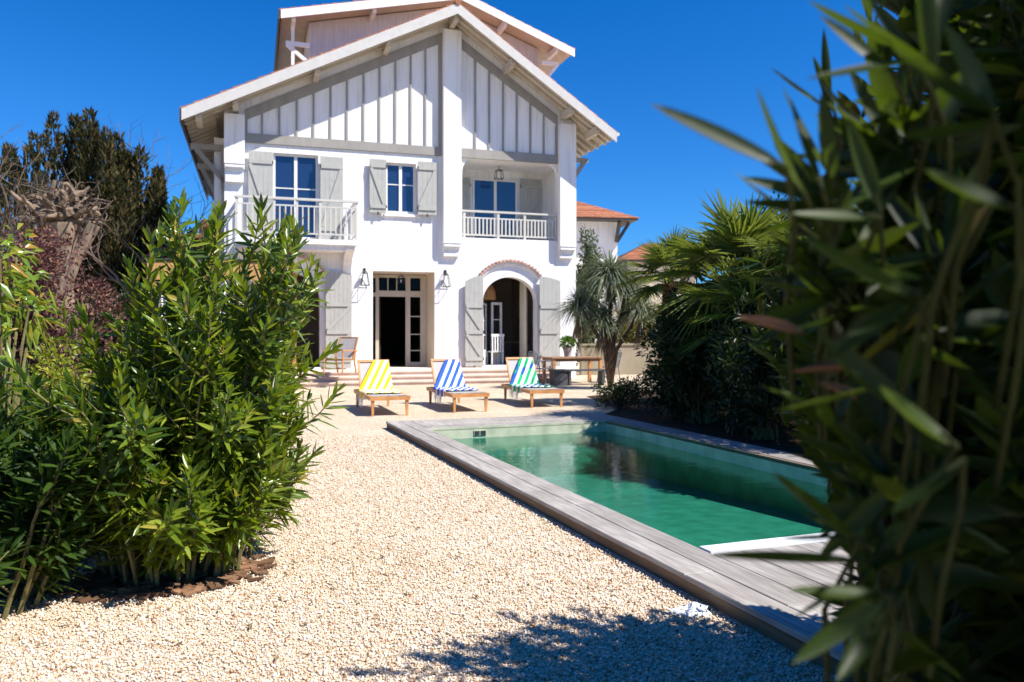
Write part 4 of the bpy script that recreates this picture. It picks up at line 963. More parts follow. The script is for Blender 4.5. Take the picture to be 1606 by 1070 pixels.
# ------------------------------------------------------------------ neighbouring houses and garden wall
def hip_house(loc, rz, w_, d_, ze, zr, ov, label, wallmat='plaster'):
    E_ = empty('house', loc, rz, label, 'house')
    m_ = MB(); m_.box(-w_, w_, -d_, d_, 0, ze); m_.build('wall', M[wallmat], E_)
    W, D_ = w_ + ov, d_ + ov; r_ = max(.3, w_ - d_)
    m_ = MB(); nC = 14
    P_ = {}
    def lvl(t): return (W * (1 - t) + r_ * t, D_ * (1 - t) + .02 * t, ze + .05 + (zr - ze) * t)
    for i in range(nC):
        a, b2 = lvl(i / nC), lvl((i + 1) / nC); za = a[2] + .04; 
        lo_ = [(-a[0], -a[1], za), (a[0], -a[1], za), (a[0], a[1], za), (-a[0], a[1], za)]; hi = [(-b2[0], -b2[1], b2[2]), (b2[0], -b2[1], b2[2]), (b2[0], b2[1], b2[2]), (-b2[0], b2[1], b2[2])]
        bt = [(x, y, z - .06) for x, y, z in lo_]
        q = []
        for k in range(4): j = (k + 1) % 4; q += [[k, j, j + 4, k + 4], [k + 8, j + 8, j, k]]
        m_.add(lo_ + hi + bt, A(q))
    m_.build('roof', M['tile'], E_)
    m_ = MB(); m_.box(-W + .03, W - .03, -D_ + .03, D_ - .03, ze - .06, ze + .05); m_.build('eave_board', M['gutter'], E_)
    for sx in (-1, 1):
        m_ = MB(); m_.bar((sx * (w_ + .0), -d_ + .1, ze - 1.0), (sx * (W - .2), -d_ + .1, ze - .08), .14, .14, (0, 1, 0)); m_.bar((sx * (w_ - .06), -d_ - .02, ze - 1.0), (sx * (w_ - .06), -D_ + .3, ze - .08), .14, .14, (1, 0, 0)); m_.build('eave_bracket', M['gutter'], E_)
    return E_
hip_house((1.2, 41.5, 0), R(10), 3.2, 4.0, 6.75, 8.7, .8, 'white house with a hipped terracotta roof behind the villa at right')
hip_house((8.7, 50, 0), R(5), 2.2, 2.2, 5.7, 6.95, .5, 'distant low terracotta-roofed house beyond the palms', 'beige_plaster')
hn = hip_house((-17.0, 42, 0), R(-6), 3.0, 3.0, 4.9, 6.6, .35, 'neighbouring house with brick chimney seen left of the villa')
m_ = MB(); m_.box(1.35, 2.05, -1.6, -.9, 5.2, 6.75); ch = m_.build('chimney', M['tile'], hn)
m_ = MB(); m_.box(1.28, 2.12, -1.67, -.83, 6.75, 6.9); m_.box(1.45, 1.75, -1.5, -1.2, 6.9, 7.15); m_.build('chimney_cap', M['tile'], ch)
m_ = MB(); m_.box(-3.0, 7.0, -.12, .12, 0, .98); m_.box(-3.0, 7.0, -.16, .16, .98, 1.04); o = m_.build('garden_wall', M['wallbeige']); o.location = (5.2, 27, 0); o.rotation_euler = (0, 0, R(12)); tag(o, 'low beige rendered garden wall behind the table at right', 'wall')
m_ = MB(); m_.box(-9.5, 9.5, -.12, .12, 0, 1.9); o = m_.build('boundary_wall', M['wallbeige']); o.location = (-17, 28, 0); o.rotation_euler = (0, 0, R(8)); tag(o, 'beige rendered boundary wall behind the left garden trees', 'wall')

# ------------------------------------------------------------------ plants
def perp(d):
    a = np.cross(d, A((.3, .2, .93))); return nrm(a)
def oleander(name, label, base, radius, height, nstem, mat, seed, Ls=.145, Ws=.024, shoots=4, lean=(0, 0), low=.12, footr=.38, fall=.42, skirt=0, hx=0, skr=1, sr=.013, stemmat='stem', wl=.30, keep=None, cat='shrub', group=None, extra=None, whorls=11, nseg=4):
    r_ = np.random.default_rng(seed)
    E_ = empty(name, (base[0], base[1], 0), 0, label, cat, group)
    st = MB(); P, D, U, Ln = [], [], [], []
    def shoot(p0, d0, ln, thick, curve):
        n = 7; pts = [p0]; d = d0.copy()
        for k in range(n - 1):
            d = nrm(d + curve + r_.normal(0, .05, 3)); pts.append(pts[-1] + d * ln / (n - 1))
        pts = A(pts)
        return pts
    for i in range(nstem):
        a = r_.uniform(0, 2 * np.pi); rr = math.sqrt(r_.random())
        foot = A((math.cos(a), math.sin(a), 0)) * rr * radius * footr
        target = A((math.cos(a) * rr * radius * r_.uniform(.75, 1.1) + lean[0], math.sin(a) * rr * radius * r_.uniform(.75, 1.1) + lean[1], height * (1 - fall * rr ** 2 + hx * rr * math.cos(a)) * r_.uniform(.72, 1.06)))
        if i < skirt: target = A((math.cos(a) * radius * skr * r_.uniform(.75, 1.0) + lean[0] * .5, math.sin(a) * radius * skr * r_.uniform(.75, 1.0), height * r_.uniform(.12, .5)))
        if keep is not None and not keep(target + A((base[0], base[1], 0)), A((0, 0, 1.))): continue
        t = np.linspace(0, 1, 9)[:, None]
        mid = foot * .55 + target * .45 + A((0, 0, height * .12))
        pts = (1 - t) ** 2 * foot + 2 * t * (1 - t) * mid + t ** 2 * target + r_.normal(0, .012, (9, 3)) * t
        bw = A((base[0], base[1], 0))
        if keep is not None and any(not keep(q_ + bw, A((0, 0, .0))) for q_ in pts[2:]): continue
        st.tube(pts, np.linspace(sr, sr * .38, 9), 5, False)
        L_ = np.linalg.norm(target - foot)
        sh = [(pts, 1.0)]
        for k in range(shoots):
            t0 = r_.uniform(.10, .88); j = int(t0 * 8); p0 = pts[j] + (pts[j + 1] - pts[j]) * (t0 * 8 - j)
            out = nrm(A((math.cos(a + r_.normal(0, 1.1)), math.sin(a + r_.normal(0, 1.1)), r_.uniform(.25, 1.3))))
            sp = shoot(p0, out, r_.uniform(.28, .62) * (1 - .3 * t0) * radius, .005, A((0, 0, .12)))
            if keep is not None and not keep(sp[-1] + bw, A((0, 0, 0.))): continue
            st.tube(sp, np.linspace(sr * .45, sr * .22, len(sp)), 4, False); sh.append((sp, .0))
        for pts_, main in sh:
            seg = np.linalg.norm(np.diff(pts_, axis=0), axis=1); cum = np.concatenate([[0], np.cumsum(seg)]); tot = cum[-1]
            w0 = tot * (wl if main else .15); m__ = int((tot - w0) / .038)
            for q in range(m__ + 1):
                s = w0 + (tot - w0) * q / max(1, m__); tt = (s - w0) / max(1e-3, tot - w0)
                if r_.random() < .25 * (1 - tt): continue
                p = A([np.interp(s, cum, pts_[:, c]) for c in range(3)])
                if p[2] < low: continue
                jj = min(len(pts_) - 2, np.searchsorted(cum, s) - 1 if s > 0 else 0); ax = nrm(pts_[jj + 1] - pts_[jj])
                sx = perp(ax); sy = np.cross(ax, sx); ph = q * 1.05 + r_.random() * .5
                for b in range(3):
                    an = ph + b * 2.094 + r_.normal(0, .2)
                    rad = sx * math.cos(an) + sy * math.sin(an)
                    op = R(72) - R(50) * tt ** 2 + r_.normal(0, .12)
                    d = nrm(ax * math.cos(op) + rad * math.sin(op) + A((0, 0, .05)))
                    if keep is not None and not keep(p + A((base[0], base[1], 0)), d): continue
                    P.append(p); D.append(d); U.append(nrm(ax + rad * .1 + r_.normal(0, .15, 3))); Ln.append(Ls * r_.uniform(.65, 1.15) * (1 - .35 * tt ** 3))
    f_ = MB(); Ln = A(Ln); n = len(Ln)
    bw0 = A((base[0], base[1], 0))
    if extra:                                                              # long leaves at the bush's outer edge, on shoots of their own
        o_ = A((base[0], base[1], 0)); bb = A([e[0] for e in extra]) - o_; tt_ = A([e[1] for e in extra]) - o_; ww = A([e[2] for e in extra]) * .84
        dd = tt_ - bb; f_.add(*blades(bb, dd, A((0, -.45, .9)) + r_.normal(0, .35, (len(bb), 3)), np.linalg.norm(dd, axis=1), ww, 8, .3, .03, down=(0, 0, -1)))
        for p, d in zip(bb, nrm(dd)):
            e_ = p + A((.07, .16, -.13)) + r_.normal(0, .02, 3); st.tube([e_ + A((.06, .14, -.16)), e_, (p + e_) / 2 + A((.01, 0, .02)), p, p + d * .02], [.0045, .004, .0033, .0028, .002], 6, False)
            for q in range(7):                                             # the rest of each whorl
                d2 = nrm(d * .5 + nrm(r_.normal(size=3)) + A((.15, .1, .25))); p2 = p + (e_ - p) * r_.uniform(0, .9)
                if keep(p2 + bw0, d2) and keep(p2 + bw0 + d2 * .08, d2): P.append(p2); D.append(d2); U.append(nrm(r_.normal(size=3) + A((0, -.5, 1)))); Ln = np.append(Ln, r_.uniform(.10, .155))
        n = len(Ln)
    f_.add(*blades(P, D, U, Ln, Ws * r_.uniform(.8, 1.2, n), nseg, .22, r_.uniform(.02, .22, n), down=(0, 0, -1)))
    f_.build('foliage', mat, E_, smooth=True); st.build('stems', M[stemmat], E_)
    if extra:
        c_ = A([(.349, .95, 1.40), (.433, 1.0, 1.358), (.46, 1.0, 1.31)]) - bw0; t_ = A([(.300, .95, 1.425), (.375, 1.0, 1.372), (.42, 1.02, 1.34)]) - bw0
        for k_ in range(3): m_ = MB(); m_.add(*blades(c_[k_:k_ + 1], (t_ - c_)[k_:k_ + 1], A([(.2, -.6, .7)]) + r_.normal(0, .3, (1, 3)), .075, .013, 8, .9, .35)); m_.build('dry_leaf', M['barkchip'], E_, smooth=True)
    return E_
oleander('oleander', 'tall bright green oleander bush in the gravel at left', (-1.97, 4.75), .96, 2.03, 92, OLE, 5, shoots=5, footr=.42, fall=.34, skirt=44, Ls=.17, Ws=.025, low=.06, hx=.27, skr=.72, lean=(.06, 0))
oleander('oleander', 'dark green oleander bush cut by the left edge of the photo', (-2.82, 4.05), .78, 1.42, 52, BLUEG, 8, shoots=5, footr=.5, skirt=14, Ls=.165, Ws=.026, low=.06)

def ell(n, c, r, rg): 
    d = nrm(rg.normal(size=(n, 3))); return A(c) + d * A(r) * (rg.random((n, 1)) ** (1 / 3))
def shrub(name, label, c, r, mat, seed, n=2500, L=.07, W=.035, clumps=26, cat='shrub', group=None, up=.35, stem='stem', prof='oval', nseg=2, trunk_r=.02, crs=.34, droop=.15, part='foliage'):
    """leafy shrub: twigs from the foot to clumps, leaves spread through each clump's volume"""
    rg = np.random.default_rng(seed); c = A(c, float); r = A(r, float)
    E_ = empty(name, (c[0], c[1], 0), 0, label, cat, group)
    cc = []
    for i in range(clumps):
        d = nrm(rg.normal(size=3)); rad = rg.random() ** .45; p = d * r * rad * .85; cc.append(p + A((0, 0, c[2])))
    cc = A(cc); st = MB(); 
    for p in cc:
        foot = A((rg.normal(0, .08) * r[0], rg.normal(0, .08) * r[1], 0)); t = np.linspace(0, 1, 6)[:, None]; mid = A((p[0] * .35, p[1] * .35, max(.02, p[2] * .6)))
        st.tube((1 - t) ** 2 * foot + 2 * t * (1 - t) * mid + t ** 2 * p, np.linspace(trunk_r, trunk_r * .3, 6), 5, False)
    k = rg.integers(0, clumps, n); cr = rg.uniform(.6, 1.25, clumps)[:, None] * crs
    d = nrm(rg.normal(size=(n, 3)) + A((0, 0, .15)))
    P = cc[k] + d * (r * cr[k]) * rg.random((n, 1)) ** .5
    P[:, 2] = np.maximum(P[:, 2], .04)
    D = nrm(d * .8 + A((0, 0, up)) + rg.normal(0, .35, (n, 3)))
    f_ = MB(); f_.add(*blades(P, D, nrm(rg.normal(size=(n, 3)) * .6 + d), L * rg.uniform(.6, 1.25, n), W * rg.uniform(.7, 1.2, n), nseg, .2, droop, prof, down=(0, 0, -1)))
    f_.build(part, mat, E_, smooth=True); st.build('stems', M[stem], E_)
    return E_
# left garden
shrub('photinia', 'tall shrub with orange new leaves at the left edge', (-3.42, 5.3, 1.7), (.32, .5, .66), PHOT, 21, 330, .12, .042, 14, up=.1, droop=.5)
shrub('pittosporum', 'yellow-green leafy shrub between the left oleanders', (-3.75, 6.9, .85), (.75, .7, .62), YELG, 22, 2600, .06, .028, 26)
shrub('pittosporum', 'low glossy green shrub behind the yellow-green one', (-3.0, 7.6, .75), (.8, .6, .62), OLE, 23, 2600, .065, .028, 26)
shrub('burgundy_shrub', 'dense burgundy brown shrub below the pollarded tree', (-6.35, 10.4, 1.5), (1.6, 1.0, 1.5), REDBR, 24, 15000, .075, .035, 90, stem='twig', crs=.2, trunk_r=.03)
shrub('burgundy_shrub', 'burgundy brown shrub cut by the left edge behind the yellow-green one', (-9.4, 11.4, 1.5), (1.5, 1.0, 1.45), REDBR, 25, 9000, .075, .035, 60, stem='twig', crs=.22, trunk_r=.03)
shrub('garden_shrub', 'green leafy shrub behind the tall left oleander', (-4.6, 12.4, .9), (1.2, .9, .95), GREYG, 26, 5000, .08, .035, 44)
shrub('garden_shrub', 'dark shrub under the boundary wall at left', (-9.6, 19.0, 1.2), (2.2, 1.2, 1.3), DARKL, 27, 7000, .12, .06, 60)
# pollarded plane tree
def pollard():
    rg = np.random.default_rng(7); E_ = empty('pollarded_tree', (-9.1, 16.2, 0), 0, 'pale pollarded plane tree with a knobbly head of cut limbs', 'tree')
    m_ = MB(); m_.tube([(0, 0, 0), (.05, 0, 1.2), (-.05, .05, 2.3), (.0, 0, 3.1), (-.05, 0, 3.6)], [.27, .21, .19, .22, .34], 12); m_.tube([(.0, 0, 2.3), (.25, -.02, 2.9), (.6, .0, 3.6)], [.12, .11, .13], 8); m_.build('trunk', M['pollard'], E_)
    for i in range(52):
        a = rg.uniform(0, 6.28); e_ = rg.uniform(.0, 1.25); d = nrm(A((math.cos(a) * 1.0, math.sin(a) * .8, .35 + math.tan(e_) * .6))); pts = [A((rg.normal(0, .12), rg.normal(0, .12), 3.65 + rg.random() * .25))]
        d2 = d.copy()
        for k in range(7):
            d2 = nrm(d2 + rg.normal(0, .42, 3) + A((0, 0, .16 if k > 2 else -.02))); pts.append(pts[-1] + d2 * rg.uniform(.08, .15))
        if i % 2: pts = pts[:6]
        m_ = MB(); m_.tube(pts, np.linspace(.085, .025, len(pts)) * rg.uniform(.8, 1.1) * (1 + .35 * rg.random(len(pts))), 7); m_.build('branch', M['pollard'], E_)
    m_ = MB()
    for i in range(60):
        a = rg.uniform(0, 6.28); d = nrm(A((math.cos(a), math.sin(a), rg.uniform(-.3, 1.1)))); p = A((math.cos(a) * .5, math.sin(a) * .4, 3.7)) * A((rg.random() * 1.4, rg.random() * 1.4, 1)) + A((0, 0, rg.uniform(-.1, .5))); pts = [p]
        for k in range(9): d = nrm(d + rg.normal(0, .38, 3)); pts.append(pts[-1] + d * .075)
        m_.tube(pts, np.linspace(.022, .008, 10), 4, False)
    m_.build('twigs', M['twig'], E_)
pollard()
# conifer
def conifer(loc, h, r, label, seed, plumes=34, dens=480, mat=None):
    rg = np.random.default_rng(seed); E_ = empty('conifer', (*loc, 0), 0, label, 'tree')
    m_ = MB(); m_.tube([(0, 0, 0), (0, 0, h * .5), (.1, 0, h * .8)], [.28, .18, .06], 8); m_.build('trunk', M['bark'], E_)
    P, D = [], []
    for i in range(plumes):
        a = rg.uniform(0, 6.28); q = math.sqrt(rg.random()); x, y = q * r * math.cos(a), q * r * math.sin(a) * .8
        top = h * (1 - .20 * q ** 2 - .12 * rg.random()); bot = rg.uniform(.0, .35) * h; n = dens
        t = rg.random(n); pr = (.45 * (1 - t) ** .6 + .05) * r * .42; aa = rg.uniform(0, 6.28, n)
        z = bot + (top - bot) * t
        P.append(np.stack([x * (1 + .1 * t) + pr * np.cos(aa), y + pr * np.sin(aa), z], -1)); D.append(np.stack([np.cos(aa) * .35, np.sin(aa) * .35, np.full(n, 1.0)], -1))
    P = np.concatenate(P); D = np.concatenate(D) + rg.normal(0, .25, (len(P), 3)); n = len(P)
    f_ = MB(); f_.add(*blades(P, D, nrm(rg.normal(size=(n, 3))), .22 * rg.uniform(.6, 1.3, n), .06, 2, .1, 0, 'oval')); f_.build('crown', mat or CONIF, E_)
    return E_
conifer((-13.6, 25), 8.4, 2.3, 'broad dark conifer behind the pollarded tree', 31, 40, 1100)
conifer((-11.1, 25.5), 5.6, 1.3, 'smaller dark conifer right of the broad one', 32, 14, 1000)
conifer((-17.6, 24), 4.6, 1.7, 'low dark conifer at the left edge behind the shrubs', 33, 16, 900)
# bare trees
def bare(loc, h, label, seed, spread=.55, depth=6):
    rg = np.random.default_rng(seed); E_ = empty('bare_tree', (*loc, 0), 0, label, 'tree'); T_ = MB(); B_ = MB()
    def grow(p, d, ln, rad, lv):
        n = 4; pts = [p]; dd = d
        for k in range(n): dd = nrm(dd + rg.normal(0, .12, 3) + A((0, 0, .06))); pts.append(pts[-1] + dd * ln / n)
        (T_ if lv == 0 else B_).tube(pts, np.linspace(rad, rad * .62, n + 1), 7 if lv < 2 else 4, False)
        if lv >= depth: return
        for k in range(3 if lv < 4 else 2):
            a = rg.normal(0, spread, 3); grow(pts[-1 if k == 0 else -2], nrm(dd + a), ln * rg.uniform(.62, .85), rad * .6, lv + 1)
    grow(A((0., 0, 0)), A((0, 0, 1.)), h * .27, .11, 0); T_.build('trunk', M['twig'], E_); B_.build('branches', M['twig'], E_)
bare((-13.8, 22), 8.6, 'bare twiggy tree at the far left edge', 41); bare((-14.0, 27.5), 10.8, 'bare pale tree rising above the broad conifer', 42); bare((-11.0, 23.5), 7.6, 'slender bare tree between the conifers and the villa', 43, .5)

# fan palms
def fan_palm(loc, zc, label, seed, nl=18, rad=.6, mat=PALM, trunk=.13, name='fan_palm', pet=.55, aim=None):
    rg = np.random.default_rng(seed); E_ = empty(name, (*loc, 0), 0, label, 'palm')
    m_ = MB(); tz = np.linspace(0, zc, 14); rr = trunk * (1 + .18 * rg.random(14)); m_.tube(np.stack([.05 * np.sin(tz), 0 * tz, tz], -1), rr, 12)
    base = A((.05 * math.sin(zc), 0, zc)); n = 260; a = rg.uniform(0, 6.28, n); z = rg.uniform(.1, zc, n)
    d = np.stack([np.cos(a) * .5, np.sin(a) * .5, np.full(n, -.8)], -1); m_.add(*blades(np.stack([trunk * np.cos(a) + .04, trunk * np.sin(a), z], -1), d, np.stack([np.cos(a), np.sin(a), 0 * a], -1), .16, .03, 1, .1, 0)); m_.build('trunk', M['palmtrunk'], E_)
    for i in range(nl):
        a = i * 2.4 + rg.normal(0, .2); el = R(78) - (i / nl) * R(110) + rg.normal(0, .08)
        if i > nl * .92: el = R(-55)
        d = A((math.cos(a) * math.cos(el), math.sin(a) * math.cos(el), math.sin(el)))
        p1 = base + d * pet * rg.uniform(.8, 1.15) + A((0, 0, .05)); side = nrm(np.cross(d, A((0, 0, 1.)))); upv = np.cross(side, d)
        fd = nrm(d * .9 + A((0, 0, -.25)))
        k = 34; th_ = np.linspace(-R(118), R(118), k); upf = nrm(np.cross(side, fd))
        Dn = np.cos(th_)[:, None] * fd + np.sin(th_)[:, None] * side + (.10 * np.cos(th_ * 9))[:, None] * upf * .6
        L_ = rad * (.78 + .22 * np.cos(th_)) * rg.uniform(.92, 1.05, k)
        m_ = MB(); m_.add(*blades(np.repeat(p1[None], k, 0), Dn, np.repeat(upf[None], k, 0), L_, rad * .085, 5, .35, .10 + .16 * rg.random(k), 'palm', down=(0, 0, -1)))
        m_.tube([base, (base + p1) / 2 + A((0, 0, .03)), p1], [.014, .011, .009], 5); m_.build('frond', mat, E_)
    return E_
fan_palm((3.0, 15.4), 2.35, 'green fan palm with a fibrous brown trunk nearest the blue-grey one', 51, 24, .62, pet=.5)
fan_palm((3.5, 12.3), 2.05, 'large-leaved green fan palm right of the pool\'s far corner', 52, 28, .92, pet=.8)
fan_palm((4.6, 14.2), 2.5, 'green fan palm behind the others along the right bed', 53, 24, .74, pet=.7)
fan_palm((3.35, 11.3), 1.45, 'low spreading green fan palm at the pool\'s right side in front of the hedge', 56, 20, .72, pet=.55)
fan_palm((4.1, 10.6), 2.0, 'low green fan palm among the dark hedge shrubs', 55, 22, .74, pet=.7)
# blue-grey yucca with hanging dead leaves
def yucca(loc, zc, label, seed):
    rg = np.random.default_rng(seed); E_ = empty('yucca', (*loc, 0), 0, label, 'yucca')
    heads = [A((0, 0, zc)), A((-.75, .2, zc - .75)), A((.45, .1, zc - .35)), A((-.2, .1, zc - 1.1)), A((.75, .0, zc - .9))]; m_ = MB()
    for h_ in heads: m_.tube([(0, 0, 0), (h_[0] * .2, 0, h_[2] * .5), h_], [.06, .05, .05], 8)
    m_.build('trunk', M['palmtrunk'], E_)
    for h_, n, L_ in zip(heads, (520, 330, 360, 280, 300), (1.0, .75, .85, .7, .7)):
        a = rg.uniform(0, 6.28, n); el = np.arcsin(rg.uniform(-.35, 1, n)); D = np.stack([np.cos(a) * np.cos(el), np.sin(a) * np.cos(el), np.sin(el)], -1)
        m_ = MB(); m_.add(*blades(np.repeat(h_[None], n, 0) + D * .05, D, A((0, 0, 1.)) + rg.normal(0, .1, (n, 3)), L_ * rg.uniform(.7, 1.1, n), .034, 6, .3, rg.uniform(.2, .75, n), 'palm', down=(0, 0, -1))); m_.build('rosette', YUCCA, E_)
        n = 130; a = rg.uniform(0, 6.28, n); D = np.stack([np.cos(a) * .22, np.sin(a) * .22, np.full(n, -1.)], -1); m_ = MB(); m_.add(*blades(np.repeat(h_[None], n, 0) + D * .1, D, np.stack([np.cos(a), np.sin(a), 0 * a], -1), rg.uniform(.5, .95, n), .035, 2, .2, 0)); m_.build('dead_leaves', M['dead'], E_)
yucca((2.42, 19.6), 2.85, 'blue-grey spiky yucca with hanging dead leaves beside the villa corner', 54)
# cycad
E_ = empty('cycad', (2.45, 15.9, 0), 0, 'small bright green cycad at the foot of the fan palm', 'cycad'); rg = np.random.default_rng(3)
for i in range(22):
    a = i * 2.4; el = R(75) - i / 22 * R(50); m_ = MB(); n = 12; t_ = np.linspace(0, 1, n); ln = .62
    pts = np.stack([np.cos(a) * (t_ * ln * math.cos(el) + .12 * t_ ** 2), np.sin(a) * (t_ * ln * math.cos(el) + .12 * t_ ** 2), .12 + t_ * ln * math.sin(el) - .22 * t_ ** 2], -1)
    m_.tube(pts, .006, 4, False); ts = np.linspace(.12, 1, 26); q = np.stack([np.interp(ts, t_, pts[:, c]) for c in range(3)], -1); tn = nrm(np.gradient(q, axis=0)); sd_ = nrm(np.cross(tn, A((0, 0, 1.))))
    for sg in (-1, 1): m_.add(*blades(q, nrm(sd_ * sg + tn * .55 + A((0, 0, .25))), np.repeat(A([[0, 0, 1.]]), 26, 0), .13 * (1.05 - .6 * np.abs(ts - .5)), .016, 1, .1, 0))
    m_.build('frond', CYC, E_)
m_ = MB(); m_.tube([(0, 0, 0), (0, 0, .16)], [.1, .08], 8); m_.build('trunk', M['palmtrunk'], E_)
# right bed: dark shrubs, hedge
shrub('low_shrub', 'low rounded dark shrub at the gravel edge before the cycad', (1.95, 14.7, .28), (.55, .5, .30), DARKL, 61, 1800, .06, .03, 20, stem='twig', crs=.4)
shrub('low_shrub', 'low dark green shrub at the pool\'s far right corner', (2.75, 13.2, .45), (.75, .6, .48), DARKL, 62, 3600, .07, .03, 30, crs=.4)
shrub('garden_shrub', 'narrow dark climbing shrub against the villa\'s right corner', (2.5, 26.6, 2.3), (.55, .6, 2.5), GREYG, 63, 7200, .14, .07, 50)
shrub('garden_hedge', 'golden green hedge growing behind the low garden wall', (4.6, 27.9, 1.55), (2.6, .8, 1.0), HEDY, 64, 7000, .12, .06, 60, cat='hedge')
for (x, y, h_, rx, ry, sd_, lab) in ((4.65, -1.0, 1.0, .8, 1.1, 65, 'dark hedge shrub under the fan palms right of the pool'), (4.40, -2.9, 1.1, .8, 1.2, 66, 'dark hedge shrub right of the middle of the pool'),
                                   (4.6, -4.6, 1.2, .85, 1.0, 69, 'tall dark hedge shrub right of the pool\'s near end'), (7.0, 1.6, 1.2, 1.6, 1.3, 68, 'dark shrub mass behind the fan palms'),
                                   (6.3, -1.2, 1.75, 1.3, 1.5, 70, 'taller dark shrub behind the hedge right of the pool'), (6.8, -3.4, 2.1, 1.3, 1.6, 67, 'tallest dark shrub behind the hedge right of the pool')):
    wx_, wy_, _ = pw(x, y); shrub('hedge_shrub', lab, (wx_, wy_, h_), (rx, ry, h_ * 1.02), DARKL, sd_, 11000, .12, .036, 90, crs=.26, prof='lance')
for (x, y, z_, r_, sd_, lab) in ((10.5, 20, 2.2, 2.6, 81, 'dark evergreen tree beyond the palms at right'), (8.6, 14.0, 2.0, 2.2, 82, 'dark evergreen tree behind the right hedge')):
    shrub('evergreen_tree', lab, (x, y, z_), (r_, r_, z_ * .95), DARKL, sd_, 11000, .17, .07, 80, cat='tree', stem='bark', trunk_r=.05, crs=.26, part='crown')

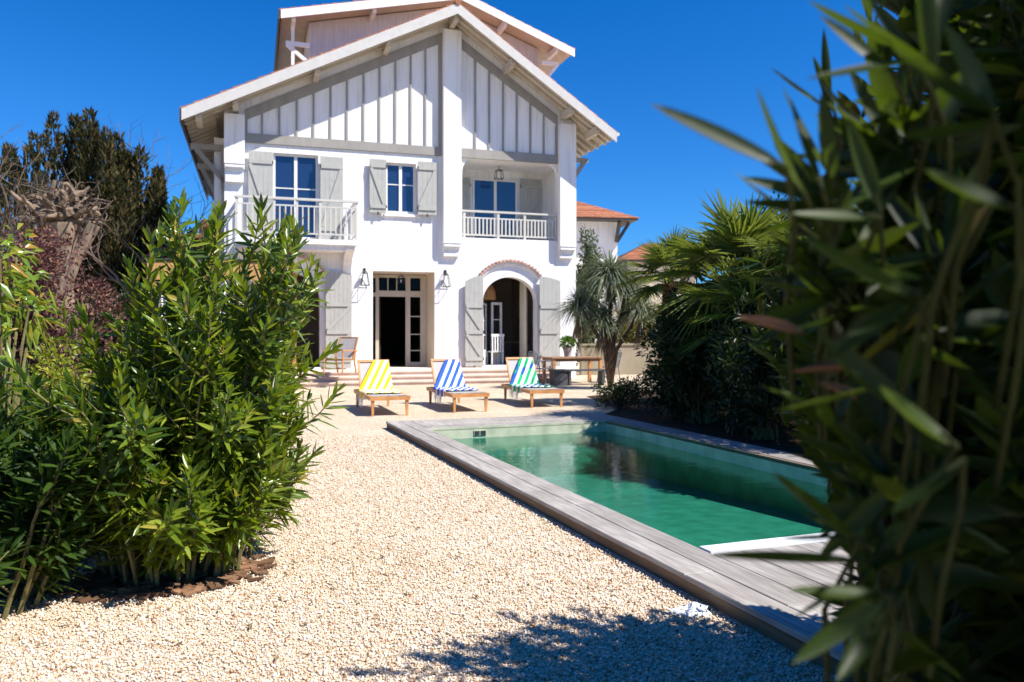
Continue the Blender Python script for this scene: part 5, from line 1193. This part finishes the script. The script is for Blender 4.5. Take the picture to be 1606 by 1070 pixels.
# foreground oleanders, close to the camera
def edge(v):
    return np.interp(v, [-200, 0, 90, 160, 260, 420, 620, 760, 900, 1000, 1100], [1230, 1270, 1290, 1215, 1175, 1150, 1215, 1300, 1335, 1335, 1330])
def keep(p, d):
    q = p + d * .10
    if p[1] < .95 or q[1] < .85: return min(p[0] - .68 * max(p[1], 0), q[0] - .68 * max(q[1], 0)) > .25
    for w_ in (p, q):
        u_ = 803 + 1249 * w_[0] / w_[1]; v_ = 522 - 1249 * (w_[2] - 1.4) / w_[1]
        e_ = edge(v_) + 16 * math.sin(v_ * .045)
        if u_ < e_: return False
        if v_ < 450 and u_ < e_ + 260 and hash((round(p[0], 3), round(p[2], 3))) % 100 < 46 - (u_ - e_) * .16: return False
    return True
HERO = [
    ((0.404, 1.0, 1.584), (0.376, 0.967, 1.696), 0.027),
    ((0.411, 1.0, 1.581), (0.344, 1.014, 1.719), 0.026),
    ((0.4, 1.0, 1.553), (0.34, 1.043, 1.663), 0.03),
    ((0.402, 1.0, 1.565), (0.305, 1.033, 1.642), 0.031),
    ((0.408, 1.0, 1.563), (0.293, 1.011, 1.601), 0.025),
    ((0.414, 1.0, 1.555), (0.296, 1.015, 1.57), 0.026),
    ((0.413, 1.0, 1.556), (0.277, 1.011, 1.525), 0.027),
    ((0.495, 1.05, 1.637), (0.568, 1.091, 1.778), 0.024),
    ((0.497, 1.05, 1.627), (0.52, 1.057, 1.773), 0.027),
    ((0.5, 1.05, 1.641), (0.453, 1.073, 1.764), 0.026),
    ((0.498, 1.05, 1.626), (0.422, 1.1, 1.758), 0.025),
    ((0.507, 1.05, 1.624), (0.392, 1.034, 1.689), 0.027),
    ((0.493, 1.05, 1.62), (0.373, 1.1, 1.654), 0.032),
    ((0.465, 0.9, 1.704), (0.545, 0.957, 1.884), 0.03),
    ((0.476, 0.9, 1.685), (0.457, 0.889, 1.837), 0.026),
    ((0.471, 0.9, 1.68), (0.399, 0.893, 1.782), 0.024),
    ((0.478, 0.9, 1.702), (0.37, 0.889, 1.77), 0.025),
    ((0.468, 0.9, 1.713), (0.32, 0.866, 1.681), 0.025),
    ((0.421, 1.0, 1.442), (0.337, 0.985, 1.538), 0.032),
    ((0.435, 1.0, 1.445), (0.34, 1.059, 1.537), 0.028),
    ((0.421, 1.0, 1.445), (0.284, 0.985, 1.474), 0.031),
    ((0.421, 1.0, 1.451), (0.283, 0.984, 1.41), 0.026),
    ((0.423, 1.0, 1.46), (0.306, 1.053, 1.379), 0.029),
    ((0.522, 0.95, 1.472), (0.555, 0.989, 1.616), 0.03),
    ((0.51, 0.95, 1.463), (0.506, 1.0, 1.593), 0.031),
    ((0.52, 0.95, 1.472), (0.451, 0.991, 1.597), 0.028),
    ((0.511, 0.95, 1.462), (0.396, 1.006, 1.523), 0.025),
    ((0.518, 0.95, 1.495), (0.381, 1.0, 1.473), 0.025),
    ((0.486, 1.0, 1.207), (0.393, 1.024, 1.31), 0.029),
    ((0.489, 1.0, 1.213), (0.365, 1.052, 1.274), 0.024),
    ((0.5, 1.0, 1.182), (0.393, 1.048, 1.17), 0.028),
    ((0.497, 1.0, 1.2), (0.4, 1.049, 1.134), 0.03),
    ((0.485, 1.0, 1.212), (0.389, 1.019, 1.111), 0.028),
    ((0.289, 0.84, 1.575), (0.139, 0.8, 1.635), 0.03) ,
    ((0.331, 0.9, 1.556), (0.264, 0.86, 1.671), 0.03) ,
    ((0.359, 0.92, 1.564), (0.332, 0.95, 1.683), 0.024) ,
    ((0.465, 0.95, 1.74), (0.335, 0.9, 1.78), 0.034) ,
    ((0.454, 0.95, 1.71), (0.367, 0.95, 1.782), 0.028) ,
    ((0.517, 1.3, 1.766), (0.422, 1.3, 1.837), 0.022) ,
    ((0.597, 1.5, 1.805), (0.587, 1.5, 1.979), 0.02) ,
    ((0.609, 1.5, 1.811), (0.567, 1.5, 1.925), 0.018) ,
    ((0.416, 0.95, 1.151), (0.295, 0.9, 1.247), 0.036) ,
    ((0.418, 0.95, 1.128), (0.223, 0.9, 1.155), 0.02) ,
    ((0.391, 0.9, 1.124), (0.301, 0.85, 1.099), 0.018) ,
    ((0.406, 0.85, 1.119), (0.284, 0.82, 1.139), 0.024) ,
    ((0.403, 0.85, 1.122), (0.288, 0.82, 1.063), 0.03) ,
    ((0.396, 0.85, 1.102), (0.326, 0.8, 1.052), 0.026) ,
    ((0.422, 1.0, 1.145), (0.352, 1.05, 1.131), 0.016) ,
    ((0.416, 0.95, 1.151), (0.364, 1.0, 1.177), 0.014) ,
    ((0.414, 0.8, 1.433), (0.289, 0.78, 1.495), 0.036) ,
    ((0.408, 0.8, 1.443), (0.31, 0.78, 1.376), 0.03) ,
    ((0.422, 1.0, 1.482), (0.302, 1.0, 1.466), 0.022) ,
    ((0.414, 1.0, 1.498), (0.292, 1.05, 1.619), 0.02) ,
    ((0.398, 1.0, 1.306), (0.31, 1.0, 1.338), 0.024) ,
    ((0.42, 0.85, 1.32), (0.328, 0.85, 1.401), 0.034) ,
    ((0.43, 0.9, 1.344), (0.293, 0.9, 1.315), 0.02) ,
    ((0.455, 0.75, 1.605), (0.355, 0.75, 1.677), 0.036) ,
    ((0.455, 0.75, 1.605), (0.407, 0.75, 1.695), 0.036) ,
    ((0.455, 0.75, 1.599), (0.373, 0.78, 1.595), 0.032) ,
    ((0.479, 0.75, 1.515), (0.373, 0.72, 1.551), 0.036) ,
    ((0.419, 0.75, 1.293), (0.346, 0.75, 1.353), 0.036) ,
    ((0.425, 0.75, 1.281), (0.358, 0.75, 1.233), 0.034) ,
    ((0.416, 0.9, 1.538), (0.38, 0.9, 1.646), 0.026) ,
    ((0.416, 0.9, 1.531), (0.315, 0.9, 1.538), 0.024) ,
]
oleander('oleander', 'large dark oleander filling the foreground at right', (1.85, 2.25), 1.28, 2.65, 96, OLE_SHADE, 77, Ls=.155, Ws=.027, wl=.06, shoots=9, keep=keep, low=.1, footr=.5, skirt=24, stemmat='stem_shaded', sr=.006, group='foreground oleanders')
oleander('oleander', 'nearest dark oleander with big blurred leaves at the right edge', (1.22, 1.62), .85, 2.6, 74, OLE_SHADE, 78, Ls=.165, Ws=.031, shoots=13, wl=.08, keep=keep, low=.2, footr=.5, skirt=12, fall=.12, stemmat='stem_shaded', sr=.0036, group='foreground oleanders', extra=HERO)
oleander('oleander', 'tall dark oleander added mostly out of view at right to shade the foreground', (2.75, .8), 1.4, 3.9, 108, OLE_SHADE, 79, Ls=.165, Ws=.036, shoots=11, stemmat='stem_shaded', sr=.007, fall=.25, wl=.1, keep=keep, low=.2, footr=.5, group='foreground oleanders')  # dense bush added beside the view to keep sun off the nearer oleanders
